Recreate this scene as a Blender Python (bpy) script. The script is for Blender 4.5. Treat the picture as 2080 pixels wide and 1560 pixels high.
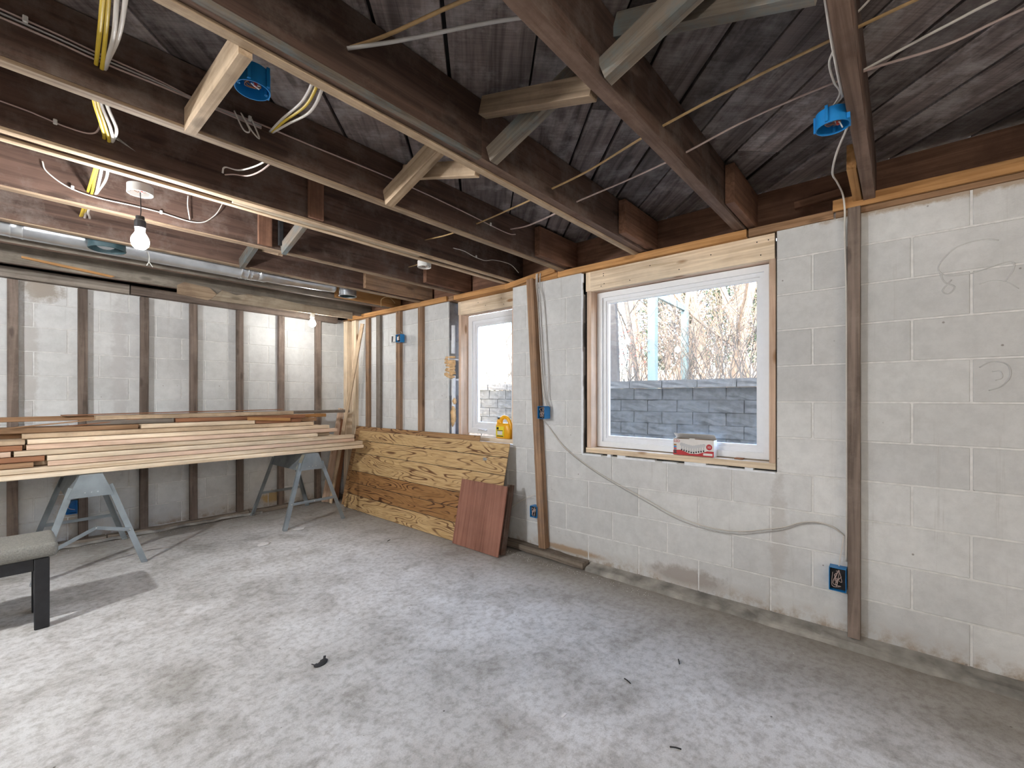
import bpy, bmesh, math, random
from mathutils import Vector, Matrix, noise
PI = math.pi
sc = bpy.context.scene
for o in list(bpy.data.objects): bpy.data.objects.remove(o)
COL = sc.collection
random.seed(7)

# ------------------------------------------------------------------ camera, sky, sun, exposure
CAM_H = 1.285
cam = bpy.data.cameras.new('camera'); cam.sensor_width = 36; cam.lens = 905.4/2080*36
cam.shift_y = 26.6/2080; cam.clip_start = 0.02; cam.clip_end = 300
co = bpy.data.objects.new('camera', cam); COL.objects.link(co)
co.location = (0, 0, CAM_H); co.rotation_euler = (PI/2, 0, -0.8537)
sc.camera = co

world = bpy.data.worlds.new('sky'); sc.world = world; world.use_nodes = True
nt = world.node_tree; nt.nodes.clear()
sky = nt.nodes.new('ShaderNodeTexSky'); sky.sky_type = 'NISHITA'; sky.sun_disc = False
sky.sun_elevation = math.radians(32); sky.sun_rotation = math.radians(-105); sky.air_density = 1.0; sky.dust_density = 7.0; sky.ozone_density = 0.6
bg = nt.nodes.new('ShaderNodeBackground'); bg.inputs['Strength'].default_value = 4.8
wo = nt.nodes.new('ShaderNodeOutputWorld')
nt.links.new(sky.outputs[0], bg.inputs['Color']); nt.links.new(bg.outputs[0], wo.inputs['Surface'])

sun = bpy.data.lights.new('sun', 'SUN'); sun.energy = 3.6; sun.color = (1.0, 0.86, 0.70); sun.angle = math.radians(0.6)
so = bpy.data.objects.new('sun', sun); COL.objects.link(so); so.location = (-10, -4, 12)
so.rotation_euler = Vector((0.80, 0.22, -0.52)).to_track_quat('-Z', 'Y').to_euler()

sc.view_settings.view_transform = 'Standard'; sc.view_settings.look = 'None'
sc.view_settings.gamma = 1.0; sc.view_settings.use_curve_mapping = False
sc.view_settings.exposure = 0.35
BULB = 520.0        # emission of the hanging LED bulbs in the picture
BULB_UNSEEN = 3000.0   # base emission of the unseen bulbs, most of them added as fill

# ------------------------------------------------------------------ room numbers
WX = 2.929; BY = 5.443; LX = -3.3; RY = -3.3; JZ = 2.285; TZ = 2.52

# ------------------------------------------------------------------ material helpers
def new_mat(name):
    m = bpy.data.materials.new(name); m.use_nodes = True
    n = m.node_tree.nodes; n.clear()
    out = n.new('ShaderNodeOutputMaterial'); b = n.new('ShaderNodeBsdfPrincipled')
    m.node_tree.links.new(b.outputs[0], out.inputs[0])
    return m, m.node_tree, b
def N(nt, t, **k):
    n = nt.nodes.new(t)
    for a, v in k.items():
        if a.startswith('_'): setattr(n, a[1:], v)
        else: n.inputs[a.replace('_', ' ')].default_value = v
    return n
def ramp(nt, fac, stops):
    r = nt.nodes.new('ShaderNodeValToRGB'); e = r.color_ramp.elements
    while len(e) < len(stops): e.new(0.5)
    for el, (p, c) in zip(e, stops):
        el.position = p; el.color = (*c, 1) if len(c) == 3 else c
    nt.links.new(fac, r.inputs[0]); return r
def mix(nt, fac, a, b, mode='MIX'):
    m = nt.nodes.new('ShaderNodeMix'); m.data_type = 'RGBA'; m.blend_type = mode
    for s, v in ((0, fac), (6, a), (7, b)):
        if isinstance(v, (int, float)): m.inputs[s].default_value = v
        elif isinstance(v, (tuple, list)): m.inputs[s].default_value = (*v[:3], 1)
        else: nt.links.new(v, m.inputs[s])
    return m.outputs[2]
def math_(nt, op, a, b=0.0):
    m = nt.nodes.new('ShaderNodeMath'); m.operation = op
    for i, v in enumerate((a, b)):
        if isinstance(v, (int, float)): m.inputs[i].default_value = v
        else: nt.links.new(v, m.inputs[i])
    return m.outputs[0]
def bump(nt, b, h, strength=0.3, dist=0.01):
    x = nt.nodes.new('ShaderNodeBump'); x.inputs['Strength'].default_value = strength; x.inputs['Distance'].default_value = dist
    nt.links.new(h, x.inputs['Height']); nt.links.new(x.outputs[0], b.inputs['Normal'])
def plain(name, c, rough=0.5, metal=0.0, var=0.08, scale=30):
    m, t, b = new_mat(name)
    g = N(t, 'ShaderNodeNewGeometry'); nz = N(t, 'ShaderNodeTexNoise', Scale=scale, Detail=4.0)
    t.links.new(g.outputs['Position'], nz.inputs['Vector'])
    lo = tuple(max(0, x*(1-var)) for x in c); hi = tuple(min(1, x*(1+var)) for x in c)
    r = ramp(t, nz.outputs['Fac'], [(0.3, lo), (0.7, hi)])
    t.links.new(r.outputs[0], b.inputs['Base Color'])
    b.inputs['Roughness'].default_value = rough; b.inputs['Metallic'].default_value = metal
    return m
def wood(name, c1, c2, dark=None, rough=0.75, rnd=0.18, knots=0.5, stain=None, stain_amt=0.5, saw=False, grain=1.0):
    """plank wood: grain runs along the object's own X axis"""
    m, t, b = new_mat(name)
    tc = N(t, 'ShaderNodeTexCoord'); oi = N(t, 'ShaderNodeObjectInfo')
    off = N(t, 'ShaderNodeVectorMath', _operation='SCALE'); off.inputs[0].default_value = (37.1, 53.7, 71.3)
    t.links.new(oi.outputs['Random'], off.inputs['Scale'])
    add = N(t, 'ShaderNodeVectorMath', _operation='ADD')
    t.links.new(tc.outputs['Object'], add.inputs[0]); t.links.new(off.outputs[0], add.inputs[1])
    mp = N(t, 'ShaderNodeMapping'); mp.inputs['Scale'].default_value = (1.3, 34*grain, 34*grain)
    t.links.new(add.outputs[0], mp.inputs['Vector'])
    n1 = N(t, 'ShaderNodeTexNoise', Scale=1.0, Detail=7.0, Roughness=0.62, Distortion=0.9)
    t.links.new(mp.outputs[0], n1.inputs['Vector'])
    c = ramp(t, n1.outputs['Fac'], [(0.32, c1), (0.62, c2)]).outputs[0]
    n2 = N(t, 'ShaderNodeTexNoise', Scale=2.3, Detail=5.0, Roughness=0.6); t.links.new(add.outputs[0], n2.inputs['Vector'])
    pr = ramp(t, n2.outputs['Fac'], [(0.3, (0.62,)*3), (0.72, (1.18,)*3)])
    c = mix(t, 0.75, c, pr.outputs[0], 'MULTIPLY')
    if stain:
        n3 = N(t, 'ShaderNodeTexNoise', Scale=5.5, Detail=9.0, Roughness=0.72); t.links.new(add.outputs[0], n3.inputs['Vector'])
        sf = ramp(t, n3.outputs['Fac'], [(0.48, (0, 0, 0)), (0.66, (stain_amt,)*3)])
        c = mix(t, sf.outputs[0], c, stain)
    if knots:
        mk = N(t, 'ShaderNodeMapping'); mk.inputs['Scale'].default_value = (3.0, 9.0, 9.0)
        t.links.new(add.outputs[0], mk.inputs['Vector'])
        v = N(t, 'ShaderNodeTexVoronoi', Scale=1.0); t.links.new(mk.outputs[0], v.inputs['Vector'])
        kr = ramp(t, v.outputs['Distance'], [(0.09, (knots,)*3), (0.17, (0, 0, 0))])
        c = mix(t, kr.outputs[0], c, dark or tuple(x*0.35 for x in c1))
    hb = n1.outputs['Fac']
    if saw:
        ms = N(t, 'ShaderNodeMapping'); ms.inputs['Scale'].default_value = (150, 6, 6)
        t.links.new(add.outputs[0], ms.inputs['Vector'])
        n4 = N(t, 'ShaderNodeTexNoise', Scale=1.0, Detail=2.0); t.links.new(ms.outputs[0], n4.inputs['Vector'])
        c = mix(t, 0.35, c, ramp(t, n4.outputs['Fac'], [(0.35, (0.5,)*3), (0.6, (1.1,)*3)]).outputs[0], 'MULTIPLY')
    rv = math_(t, 'ADD', math_(t, 'MULTIPLY', oi.outputs['Random'], 2*rnd), 1-rnd)
    cc = N(t, 'ShaderNodeCombineColor'); [t.links.new(rv, cc.inputs[i]) for i in range(3)]
    c = mix(t, 1.0, c, cc.outputs[0], 'MULTIPLY')
    t.links.new(c, b.inputs['Base Color']); b.inputs['Roughness'].default_value = rough
    b.inputs['Specular IOR Level'].default_value = 0.25
    bump(t, b, hb, 0.25, 0.004)
    return m

M = {}
M['joist'] = wood('old_joist_wood', (0.050, 0.030, 0.022), (0.125, 0.075, 0.056), rnd=0.22, stain=(0.165, 0.130, 0.110), stain_amt=0.75, grain=0.8)
M['joist_light'] = wood('weathered_joist_wood', (0.20, 0.135, 0.085), (0.42, 0.31, 0.21), rnd=0.12, stain=(0.16, 0.10, 0.07), stain_amt=0.5)
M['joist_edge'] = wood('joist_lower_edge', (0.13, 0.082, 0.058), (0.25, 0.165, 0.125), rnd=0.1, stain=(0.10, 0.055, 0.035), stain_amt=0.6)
M['joist_grey'] = wood('bleached_joist_wood', (0.155, 0.128, 0.10), (0.34, 0.295, 0.24), rnd=0.1, stain=(0.13, 0.10, 0.08), stain_amt=0.5)
M['nailer'] = wood('pale_nailer_strip', (0.40, 0.28, 0.175), (0.66, 0.50, 0.34), rnd=0.12, stain=(0.22, 0.14, 0.09), stain_amt=0.4)
M['sister'] = wood('red_brown_block', (0.155, 0.075, 0.045), (0.285, 0.15, 0.095), rnd=0.12, stain=(0.10, 0.05, 0.035))
M['plank'] = wood('subfloor_plank', (0.066, 0.052, 0.049), (0.21, 0.170, 0.160), rnd=0.55, stain=(0.36, 0.33, 0.325), stain_amt=0.65, saw=True, grain=0.7)
M['orange'] = wood('orange_pine', (0.34, 0.155, 0.05), (0.56, 0.30, 0.12), rnd=0.1, knots=0.4)
M['pine'] = wood('fresh_pine', (0.58, 0.43, 0.28), (0.86, 0.71, 0.53), dark=(0.28, 0.14, 0.06), rnd=0.11, knots=0.9)
M['pine_pink'] = wood('fresh_fir', (0.56, 0.38, 0.27), (0.78, 0.58, 0.44), dark=(0.28, 0.14, 0.06), rnd=0.08, knots=0.8)
M['brown_board'] = wood('brown_board', (0.22, 0.12, 0.06), (0.42, 0.25, 0.14), rnd=0.2)
M['redwood'] = wood('red_board', (0.22, 0.09, 0.045), (0.36, 0.17, 0.09), rnd=0.1)
M['greywood'] = wood('grey_weathered_wood', (0.14, 0.115, 0.095), (0.29, 0.25, 0.21), rnd=0.1, stain=(0.12, 0.08, 0.06))
M['stud'] = wood('old_stud_wood', (0.105, 0.078, 0.062), (0.235, 0.180, 0.148), rnd=0.25, stain=(0.30, 0.24, 0.20), stain_amt=0.4)
M['stud_warm'] = wood('warm_stud_wood', (0.20, 0.115, 0.065), (0.40, 0.25, 0.155), rnd=0.15, stain=(0.17, 0.13, 0.11), stain_amt=0.5)
M['brace_grey'] = wood('grey_brace_wood', (0.115, 0.092, 0.07), (0.235, 0.195, 0.155), rnd=0.25, stain=(0.13, 0.17, 0.18), stain_amt=0.8)
M['plate'] = wood('rotted_sole_plate', (0.10, 0.08, 0.06), (0.27, 0.22, 0.175), rnd=0.1, stain=(0.36, 0.32, 0.28), stain_amt=0.5, grain=1.6)
M['patch'] = wood('rough_patch_board', (0.22, 0.17, 0.12), (0.42, 0.35, 0.26), rnd=0.1, stain=(0.18, 0.12, 0.08))

def painted_block():
    m, t, b = new_mat('painted_block')
    g = N(t, 'ShaderNodeNewGeometry'); oi = N(t, 'ShaderNodeObjectInfo')
    P = g.outputs['Position']
    n1 = N(t, 'ShaderNodeTexNoise', Scale=0.9, Detail=3.0); t.links.new(P, n1.inputs['Vector'])
    n2 = N(t, 'ShaderNodeTexNoise', Scale=14.0, Detail=8.0, Roughness=0.7); t.links.new(P, n2.inputs['Vector'])
    n3 = N(t, 'ShaderNodeTexNoise', Scale=160.0, Detail=3.0); t.links.new(P, n3.inputs['Vector'])
    c = ramp(t, n1.outputs['Fac'], [(0.38, (0.57, 0.568, 0.555)), (0.60, (0.70, 0.698, 0.685))]).outputs[0]
    c = mix(t, 0.35, c, ramp(t, n2.outputs['Fac'], [(0.35, (0.72,)*3), (0.6, (1.05,)*3)]).outputs[0], 'MULTIPLY')
    rr = ramp(t, oi.outputs['Random'], [(0.0, (0.90, 0.90, 0.905)), (1.0, (1.03, 1.03, 1.03))])
    c = mix(t, 1.0, c, rr.outputs[0], 'MULTIPLY')
    # thin vertical run marks
    mp = N(t, 'ShaderNodeMapping'); mp.inputs['Scale'].default_value = (16, 16, 0.55); t.links.new(P, mp.inputs['Vector'])
    n4 = N(t, 'ShaderNodeTexNoise', Scale=1.0, Detail=6.0, Roughness=0.75); t.links.new(mp.outputs[0], n4.inputs['Vector'])
    c = mix(t, ramp(t, n4.outputs['Fac'], [(0.60, (0, 0, 0)), (0.74, (0.5,)*3)]).outputs[0], c, (0.33, 0.30, 0.27))
    # brown dirt close to the floor
    sp = N(t, 'ShaderNodeSeparateXYZ'); t.links.new(P, sp.inputs[0])
    low = ramp(t, sp.outputs['Z'], [(0.03, (1, 1, 1)), (0.16, (0, 0, 0))])
    dm = math_(t, 'MULTIPLY', low.outputs[0], ramp(t, n2.outputs['Fac'], [(0.42, (0, 0, 0)), (0.62, (1, 1, 1))]).outputs[0])
    c = mix(t, dm, c, (0.30, 0.22, 0.15))
    # specks
    v = N(t, 'ShaderNodeTexVoronoi', Scale=9.0); t.links.new(P, v.inputs['Vector'])
    c = mix(t, ramp(t, v.outputs['Distance'], [(0.035, (0.7,)*3), (0.05, (0, 0, 0))]).outputs[0], c, (0.18, 0.15, 0.13))
    for (cx_, cy_, cz_, rx, ry, rz, col, amt) in ((0.22, BY, 2.20, 0.16, 0.5, 0.13, (0.36, 0.31, 0.26), 0.95), (0.15, BY, 1.55, 0.06, 0.5, 0.75, (0.44, 0.41, 0.38), 0.6), (0.72, BY, 1.45, 0.07, 0.5, 0.9, (0.47, 0.45, 0.44), 0.5), (0.38, BY, 0.45, 0.10, 0.5, 0.35, (0.40, 0.31, 0.22), 0.7),
                              (2.05, BY, 0.14, 0.15, 0.5, 0.08, (0.50, 0.34, 0.14), 0.9), (WX, 1.05, 0.12, 0.5, 0.28, 0.07, (0.34, 0.30, 0.27), 0.85), (WX, 0.53, 0.50, 0.5, 0.05, 0.42, (0.44, 0.41, 0.38), 0.5), (WX, 1.78, 0.55, 0.5, 0.05, 0.36, (0.50, 0.49, 0.48), 0.45), (WX, -0.25, 2.24, 0.5, 0.7, 0.035, (0.34, 0.24, 0.15), 0.8), (WX, 1.95, 0.09, 0.5, 0.35, 0.03, (0.36, 0.25, 0.16), 0.9)):
        ms = N(t, 'ShaderNodeMapping', _vector_type='POINT'); ms.inputs['Location'].default_value = (-cx_/rx, -cy_/ry, -cz_/rz); ms.inputs['Scale'].default_value = (1/rx, 1/ry, 1/rz)
        t.links.new(P, ms.inputs['Vector']); ln = N(t, 'ShaderNodeVectorMath', _operation='LENGTH'); t.links.new(ms.outputs[0], ln.inputs[0])
        dd = math_(t, 'ADD', ln.outputs['Value'], math_(t, 'MULTIPLY', math_(t, 'SUBTRACT', n2.outputs['Fac'], 0.5), 1.6))
        c = mix(t, ramp(t, dd, [(0.55, (amt,)*3), (1.0, (0, 0, 0))]).outputs[0], c, col)
    t.links.new(c, b.inputs['Base Color']); b.inputs['Roughness'].default_value = 0.6
    b.inputs['Specular IOR Level'].default_value = 0.3
    bump(t, b, math_(t, 'ADD', math_(t, 'MULTIPLY', n3.outputs['Fac'], 0.35), n2.outputs['Fac']), 0.28, 0.006)
    return m
M['block'] = painted_block()
M['mortar'] = plain('painted_mortar', (0.66, 0.65, 0.63), 0.8, var=0.12)

def floor_mat():
    m, t, b = new_mat('cellar_concrete')
    g = N(t, 'ShaderNodeNewGeometry'); P = g.outputs['Position']
    def nz(s, d=6.0, r=0.6, dist=0.0):
        n = N(t, 'ShaderNodeTexNoise', Scale=s, Detail=d, Roughness=r, Distortion=dist); t.links.new(P, n.inputs['Vector']); return n.outputs['Fac']
    big = nz(0.85, 5, 0.6, 0.6); mid = nz(3.1, 9, 0.68, 0.4); fine = nz(26, 8, 0.7); vf = nz(190, 3)
    c = ramp(t, big, [(0.34, (0.48, 0.465, 0.44)), (0.50, (0.60, 0.586, 0.565)), (0.64, (0.71, 0.697, 0.68))]).outputs[0]
    c = mix(t, 0.75, c, ramp(t, mid, [(0.38, (0.66, 0.635, 0.60)), (0.50, (0.97, 0.96, 0.95)), (0.66, (1.10, 1.10, 1.10))]).outputs[0], 'MULTIPLY')
    c = mix(t, 0.8, c, ramp(t, fine, [(0.36, (0.64, 0.62, 0.59)), (0.55, (1.03, 1.03, 1.03))]).outputs[0], 'MULTIPLY')
    c = mix(t, 0.4, c, ramp(t, vf, [(0.35, (0.75,)*3), (0.6, (1.1,)*3)]).outputs[0], 'MULTIPLY')
    st = ramp(t, nz(1.9, 7, 0.7, 1.2), [(0.60, (0, 0, 0)), (0.70, (0.55,)*3)])
    c = mix(t, st.outputs[0], c, (0.20, 0.175, 0.15))
    v = N(t, 'ShaderNodeTexVoronoi', Scale=7.0); t.links.new(P, v.inputs['Vector'])
    c = mix(t, ramp(t, v.outputs['Distance'], [(0.02, (0.85,)*3), (0.04, (0, 0, 0))]).outputs[0], c, (0.07, 0.055, 0.045))
    v2 = N(t, 'ShaderNodeTexVoronoi', Scale=19.0); t.links.new(P, v2.inputs['Vector'])
    c = mix(t, ramp(t, v2.outputs['Distance'], [(0.03, (0.5,)*3), (0.06, (0, 0, 0))]).outputs[0], c, (0.14, 0.12, 0.10))
    # darker brown margin beside the window wall and under the back wall
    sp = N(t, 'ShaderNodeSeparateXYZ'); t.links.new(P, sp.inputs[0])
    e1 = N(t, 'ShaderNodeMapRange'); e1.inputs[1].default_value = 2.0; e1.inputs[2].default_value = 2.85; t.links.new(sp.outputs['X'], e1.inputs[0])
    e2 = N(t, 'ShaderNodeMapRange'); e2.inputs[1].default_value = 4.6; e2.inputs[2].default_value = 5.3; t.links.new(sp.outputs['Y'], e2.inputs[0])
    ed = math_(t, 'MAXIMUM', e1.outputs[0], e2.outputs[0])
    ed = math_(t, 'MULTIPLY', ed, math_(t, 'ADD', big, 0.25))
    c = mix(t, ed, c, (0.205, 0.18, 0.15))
    t.links.new(c, b.inputs['Base Color']); b.inputs['Roughness'].default_value = 0.82
    b.inputs['Specular IOR Level'].default_value = 0.3
    bump(t, b, math_(t, 'ADD', fine, math_(t, 'MULTIPLY', vf, 0.4)), 0.25, 0.005)
    return m
M['floor'] = floor_mat()
M['curb'] = plain('rough_curb_concrete', (0.285, 0.27, 0.245), 0.9, var=0.45, scale=9)
M['galv'] = plain('galvanised_steel', (0.62, 0.64, 0.66), 0.28, 0.9, var=0.12, scale=12)
M['galv_dull'] = plain('dull_galvanised_steel', (0.25, 0.28, 0.295), 0.5, 0.45, var=0.25, scale=7)
M['galv_plate'] = plain('bright_galvanised_plate', (0.50, 0.49, 0.40), 0.35, 0.6, var=0.2)
M['blue'] = plain('blue_plastic', (0.008, 0.20, 0.52), 0.42, var=0.05)
M['whitep'] = plain('white_plastic', (0.72, 0.70, 0.66), 0.45, var=0.04)
M['black'] = plain('black_paint', (0.012, 0.012, 0.014), 0.35, var=0.3)
M['dark'] = plain('dark_cavity', (0.018, 0.017, 0.018), 0.9, var=0.5)
M['teal'] = plain('dark_duct_inside', (0.03, 0.06, 0.068), 0.5, var=0.2)
M['cable'] = plain('white_cable_sheath', (0.66, 0.61, 0.55), 0.45, var=0.06)
M['cable_pink'] = plain('dusty_cable_sheath', (0.48, 0.36, 0.32), 0.55, var=0.1)
M['cable_tan'] = plain('old_tan_cable', (0.42, 0.27, 0.12), 0.6, var=0.15)
M['cable_grey'] = plain('grey_cable_sheath', (0.42, 0.40, 0.38), 0.5, var=0.06)
M['yellow'] = plain('yellow_cable_sheath', (0.70, 0.50, 0.05), 0.45, var=0.06)
M['copper'] = plain('copper_wire', (0.50, 0.25, 0.15), 0.35, 0.7)
M['red'] = plain('red_print', (0.45, 0.015, 0.02), 0.5, var=0.05)
M['orange_cap'] = plain('wire_nut', (0.6, 0.05, 0.03), 0.4)
M['vinyl'] = plain('white_vinyl', (0.78, 0.79, 0.81), 0.35, var=0.02)
M['fabric'] = plain('grey_upholstery', (0.20, 0.19, 0.165), 0.95, var=0.25, scale=160)
M['card'] = plain('white_card', (0.70, 0.67, 0.64), 0.6, var=0.03)
M['card_in'] = plain('brown_card_inside', (0.22, 0.155, 0.10), 0.85)
M['print_grey'] = plain('printed_grey', (0.50, 0.50, 0.51), 0.5, var=0.03)
M['jug'] = plain('yellow_jug_plastic', (0.86, 0.42, 0.015), 0.3, var=0.04)
M['label'] = plain('yellow_label', (0.78, 0.62, 0.03), 0.4, var=0.05)
M['foam'] = plain('spray_foam', (0.62, 0.40, 0.20), 0.8, var=0.3, scale=25)
M['foam2'] = plain('pale_insulation', (0.62, 0.52, 0.28), 0.95, var=0.2, scale=60)
M['plaster'] = plain('white_plaster_edge', (0.74, 0.76, 0.79), 0.7, var=0.08)
M['cavity_fill'] = plain('block_core', (0.17, 0.165, 0.17), 0.9, var=0.35, scale=12)
M['ply'] = wood('red_plywood', (0.20, 0.085, 0.058), (0.33, 0.155, 0.11), rnd=0.03, knots=0.0)
M['retain'] = plain('retaining_block', (0.042, 0.041, 0.040), 0.9, var=0.4, scale=22)
M['cap'] = plain('retaining_cap', (0.085, 0.08, 0.076), 0.9, var=0.25, scale=18)
M['bark'] = plain('pale_bark', (0.095, 0.073, 0.058), 0.9, var=0.45, scale=14)
M['bark_dark'] = plain('grey_bark', (0.028, 0.027, 0.028), 0.9, var=0.4, scale=18)
M['leafg'] = plain('evergreen_leaf', (0.025, 0.042, 0.024), 0.7, var=0.5, scale=6)
M['leafb'] = plain('dry_brown_leaf', (0.05, 0.032, 0.028), 0.8, var=0.4, scale=6)
M['berry'] = plain('red_berry', (0.60, 0.05, 0.03), 0.5)
M['ground'] = plain('pale_dry_lawn', (0.40, 0.34, 0.28), 0.95, var=0.25, scale=3)
M['gravel'] = plain('window_well_gravel', (0.12, 0.115, 0.11), 0.95, var=0.5, scale=60)
M['framep'] = plain('pale_blue_painted_timber', (0.06, 0.095, 0.108), 0.6, var=0.08)
M['fencew'] = plain('bleached_fence_wood', (0.30, 0.25, 0.20), 0.85, var=0.2)
M['siding'] = plain('house_siding', (0.5, 0.5, 0.48), 0.7)
M['dust'] = plain('cobweb_dust', (0.30, 0.28, 0.25), 0.9)

def glass_mat():
    m = bpy.data.materials.new('dusty_glass'); m.use_nodes = True; t = m.node_tree; t.nodes.clear()
    out = t.nodes.new('ShaderNodeOutputMaterial')
    tr = N(t, 'ShaderNodeBsdfTransparent'); tr.inputs[0].default_value = (0.93, 0.96, 0.97, 1)
    gl = N(t, 'ShaderNodeBsdfGlossy'); gl.inputs['Roughness'].default_value = 0.01
    fr = N(t, 'ShaderNodeFresnel', IOR=1.5); gb = N(t, 'ShaderNodeNewGeometry'); ir = N(t, 'ShaderNodeMapRange'); ir.inputs[3].default_value = 1.5; ir.inputs[4].default_value = 1/1.5; t.links.new(gb.outputs['Backfacing'], ir.inputs[0]); t.links.new(ir.outputs[0], fr.inputs['IOR'])
    m1 = t.nodes.new('ShaderNodeMixShader'); t.links.new(fr.outputs[0], m1.inputs[0]); t.links.new(tr.outputs[0], m1.inputs[1]); t.links.new(gl.outputs[0], m1.inputs[2])
    di = N(t, 'ShaderNodeBsdfDiffuse'); di.inputs[0].default_value = (0.72, 0.80, 0.88, 1)
    g = N(t, 'ShaderNodeNewGeometry')
    mp = N(t, 'ShaderNodeMapping'); mp.inputs['Scale'].default_value = (1, 1.6, 5.0); mp.inputs['Rotation'].default_value = (0.35, 0, 0)
    t.links.new(g.outputs['Position'], mp.inputs['Vector'])
    n1 = N(t, 'ShaderNodeTexNoise', Scale=2.2, Detail=8.0, Roughness=0.65, Distortion=1.5); t.links.new(mp.outputs[0], n1.inputs['Vector'])
    sp = N(t, 'ShaderNodeSeparateXYZ'); t.links.new(g.outputs['Position'], sp.inputs[0])
    lo = N(t, 'ShaderNodeMapRange'); lo.inputs[1].default_value = 1.55; lo.inputs[2].default_value = 1.0; lo.inputs[3].default_value = 0.02; lo.inputs[4].default_value = 0.16
    t.links.new(sp.outputs['Z'], lo.inputs[0])
    f = math_(t, 'MULTIPLY', ramp(t, n1.outputs['Fac'], [(0.42, (0.12,)*3), (0.68, (1, 1, 1))]).outputs[0], lo.outputs[0])
    m2 = t.nodes.new('ShaderNodeMixShader'); t.links.new(f, m2.inputs[0]); t.links.new(m1.outputs[0], m2.inputs[1]); t.links.new(di.outputs[0], m2.inputs[2])
    t.links.new(m2.outputs[0], out.inputs[0]); return m
M['glass'] = glass_mat()

def emit_mat(name, c, s):
    m = bpy.data.materials.new(name); m.use_nodes = True; t = m.node_tree; t.nodes.clear()
    o = t.nodes.new('ShaderNodeOutputMaterial'); e = N(t, 'ShaderNodeEmission', Strength=s); e.inputs[0].default_value = (*c, 1)
    t.links.new(e.outputs[0], o.inputs[0]); return m
M['bulb'] = emit_mat('lit_bulb', (0.98, 0.985, 1.0), BULB)
M['bulb_dim'] = emit_mat('lit_bulb_far', (1.0, 0.98, 0.93), BULB*0.36)
M['bulb_fill'] = emit_mat('lit_bulb_fill', (0.95, 0.975, 1.0), BULB_UNSEEN)
M['bulb_warm'] = emit_mat('lit_bulb_warm', (1.0, 0.84, 0.66), BULB_UNSEEN*0.13)
M['bulb_fill_weak'] = emit_mat('lit_bulb_fill_weak', (1.0, 0.95, 0.88), BULB_UNSEEN*0.23)

def panel_mat(name, base, light, dark):
    m, t, b = new_mat(name)
    tc = N(t, 'ShaderNodeTexCoord'); oi = N(t, 'ShaderNodeObjectInfo')
    off = N(t, 'ShaderNodeVectorMath', _operation='SCALE'); off.inputs[0].default_value = (17.1, 23.7, 31.3)
    t.links.new(oi.outputs['Random'], off.inputs['Scale'])
    add = N(t, 'ShaderNodeVectorMath', _operation='ADD'); t.links.new(tc.outputs['Object'], add.inputs[0]); t.links.new(off.outputs[0], add.inputs[1])
    mp = N(t, 'ShaderNodeMapping'); mp.inputs['Scale'].default_value = (1.15, 6.5, 1.0); t.links.new(add.outputs[0], mp.inputs['Vector'])
    n1 = N(t, 'ShaderNodeTexNoise', Scale=1.25, Detail=1.5, Roughness=0.4, Distortion=0.5); t.links.new(mp.outputs[0], n1.inputs['Vector'])
    ring = math_(t, 'SINE', math_(t, 'MULTIPLY', n1.outputs['Fac'], 85.0))
    n2 = N(t, 'ShaderNodeTexNoise', Scale=1.6, Detail=3.0); t.links.new(mp.outputs[0], n2.inputs['Vector'])
    mf = N(t, 'ShaderNodeMapping'); mf.inputs['Scale'].default_value = (6, 120, 1.0); t.links.new(add.outputs[0], mf.inputs['Vector'])
    n3 = N(t, 'ShaderNodeTexNoise', Scale=1.0, Detail=4.0); t.links.new(mf.outputs[0], n3.inputs['Vector'])
    c = ramp(t, n3.outputs['Fac'], [(0.3, base), (0.65, light)]).outputs[0]
    line = ramp(t, ring, [(0.45, (0, 0, 0)), (0.95, (1, 1, 1))])
    msk = ramp(t, n2.outputs['Fac'], [(0.40, (0.15,)*3), (0.56, (1.0,)*3)])
    c = mix(t, math_(t, 'MULTIPLY', line.outputs[0], msk.outputs[0]), c, dark)
    t.links.new(c, b.inputs['Base Color']); b.inputs['Roughness'].default_value = 0.42
    b.inputs['Specular IOR Level'].default_value = 0.35
    return m
M['pan_y'] = panel_mat('yellow_grain_panel', (0.40, 0.245, 0.10), (0.60, 0.42, 0.215), (0.135, 0.060, 0.024))
M['pan_b'] = panel_mat('brown_grain_panel', (0.23, 0.108, 0.036), (0.37, 0.195, 0.075), (0.060, 0.022, 0.010))
M['pan_m'] = panel_mat('mid_grain_panel', (0.30, 0.155, 0.065), (0.42, 0.25, 0.12), (0.09, 0.035, 0.015))

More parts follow.
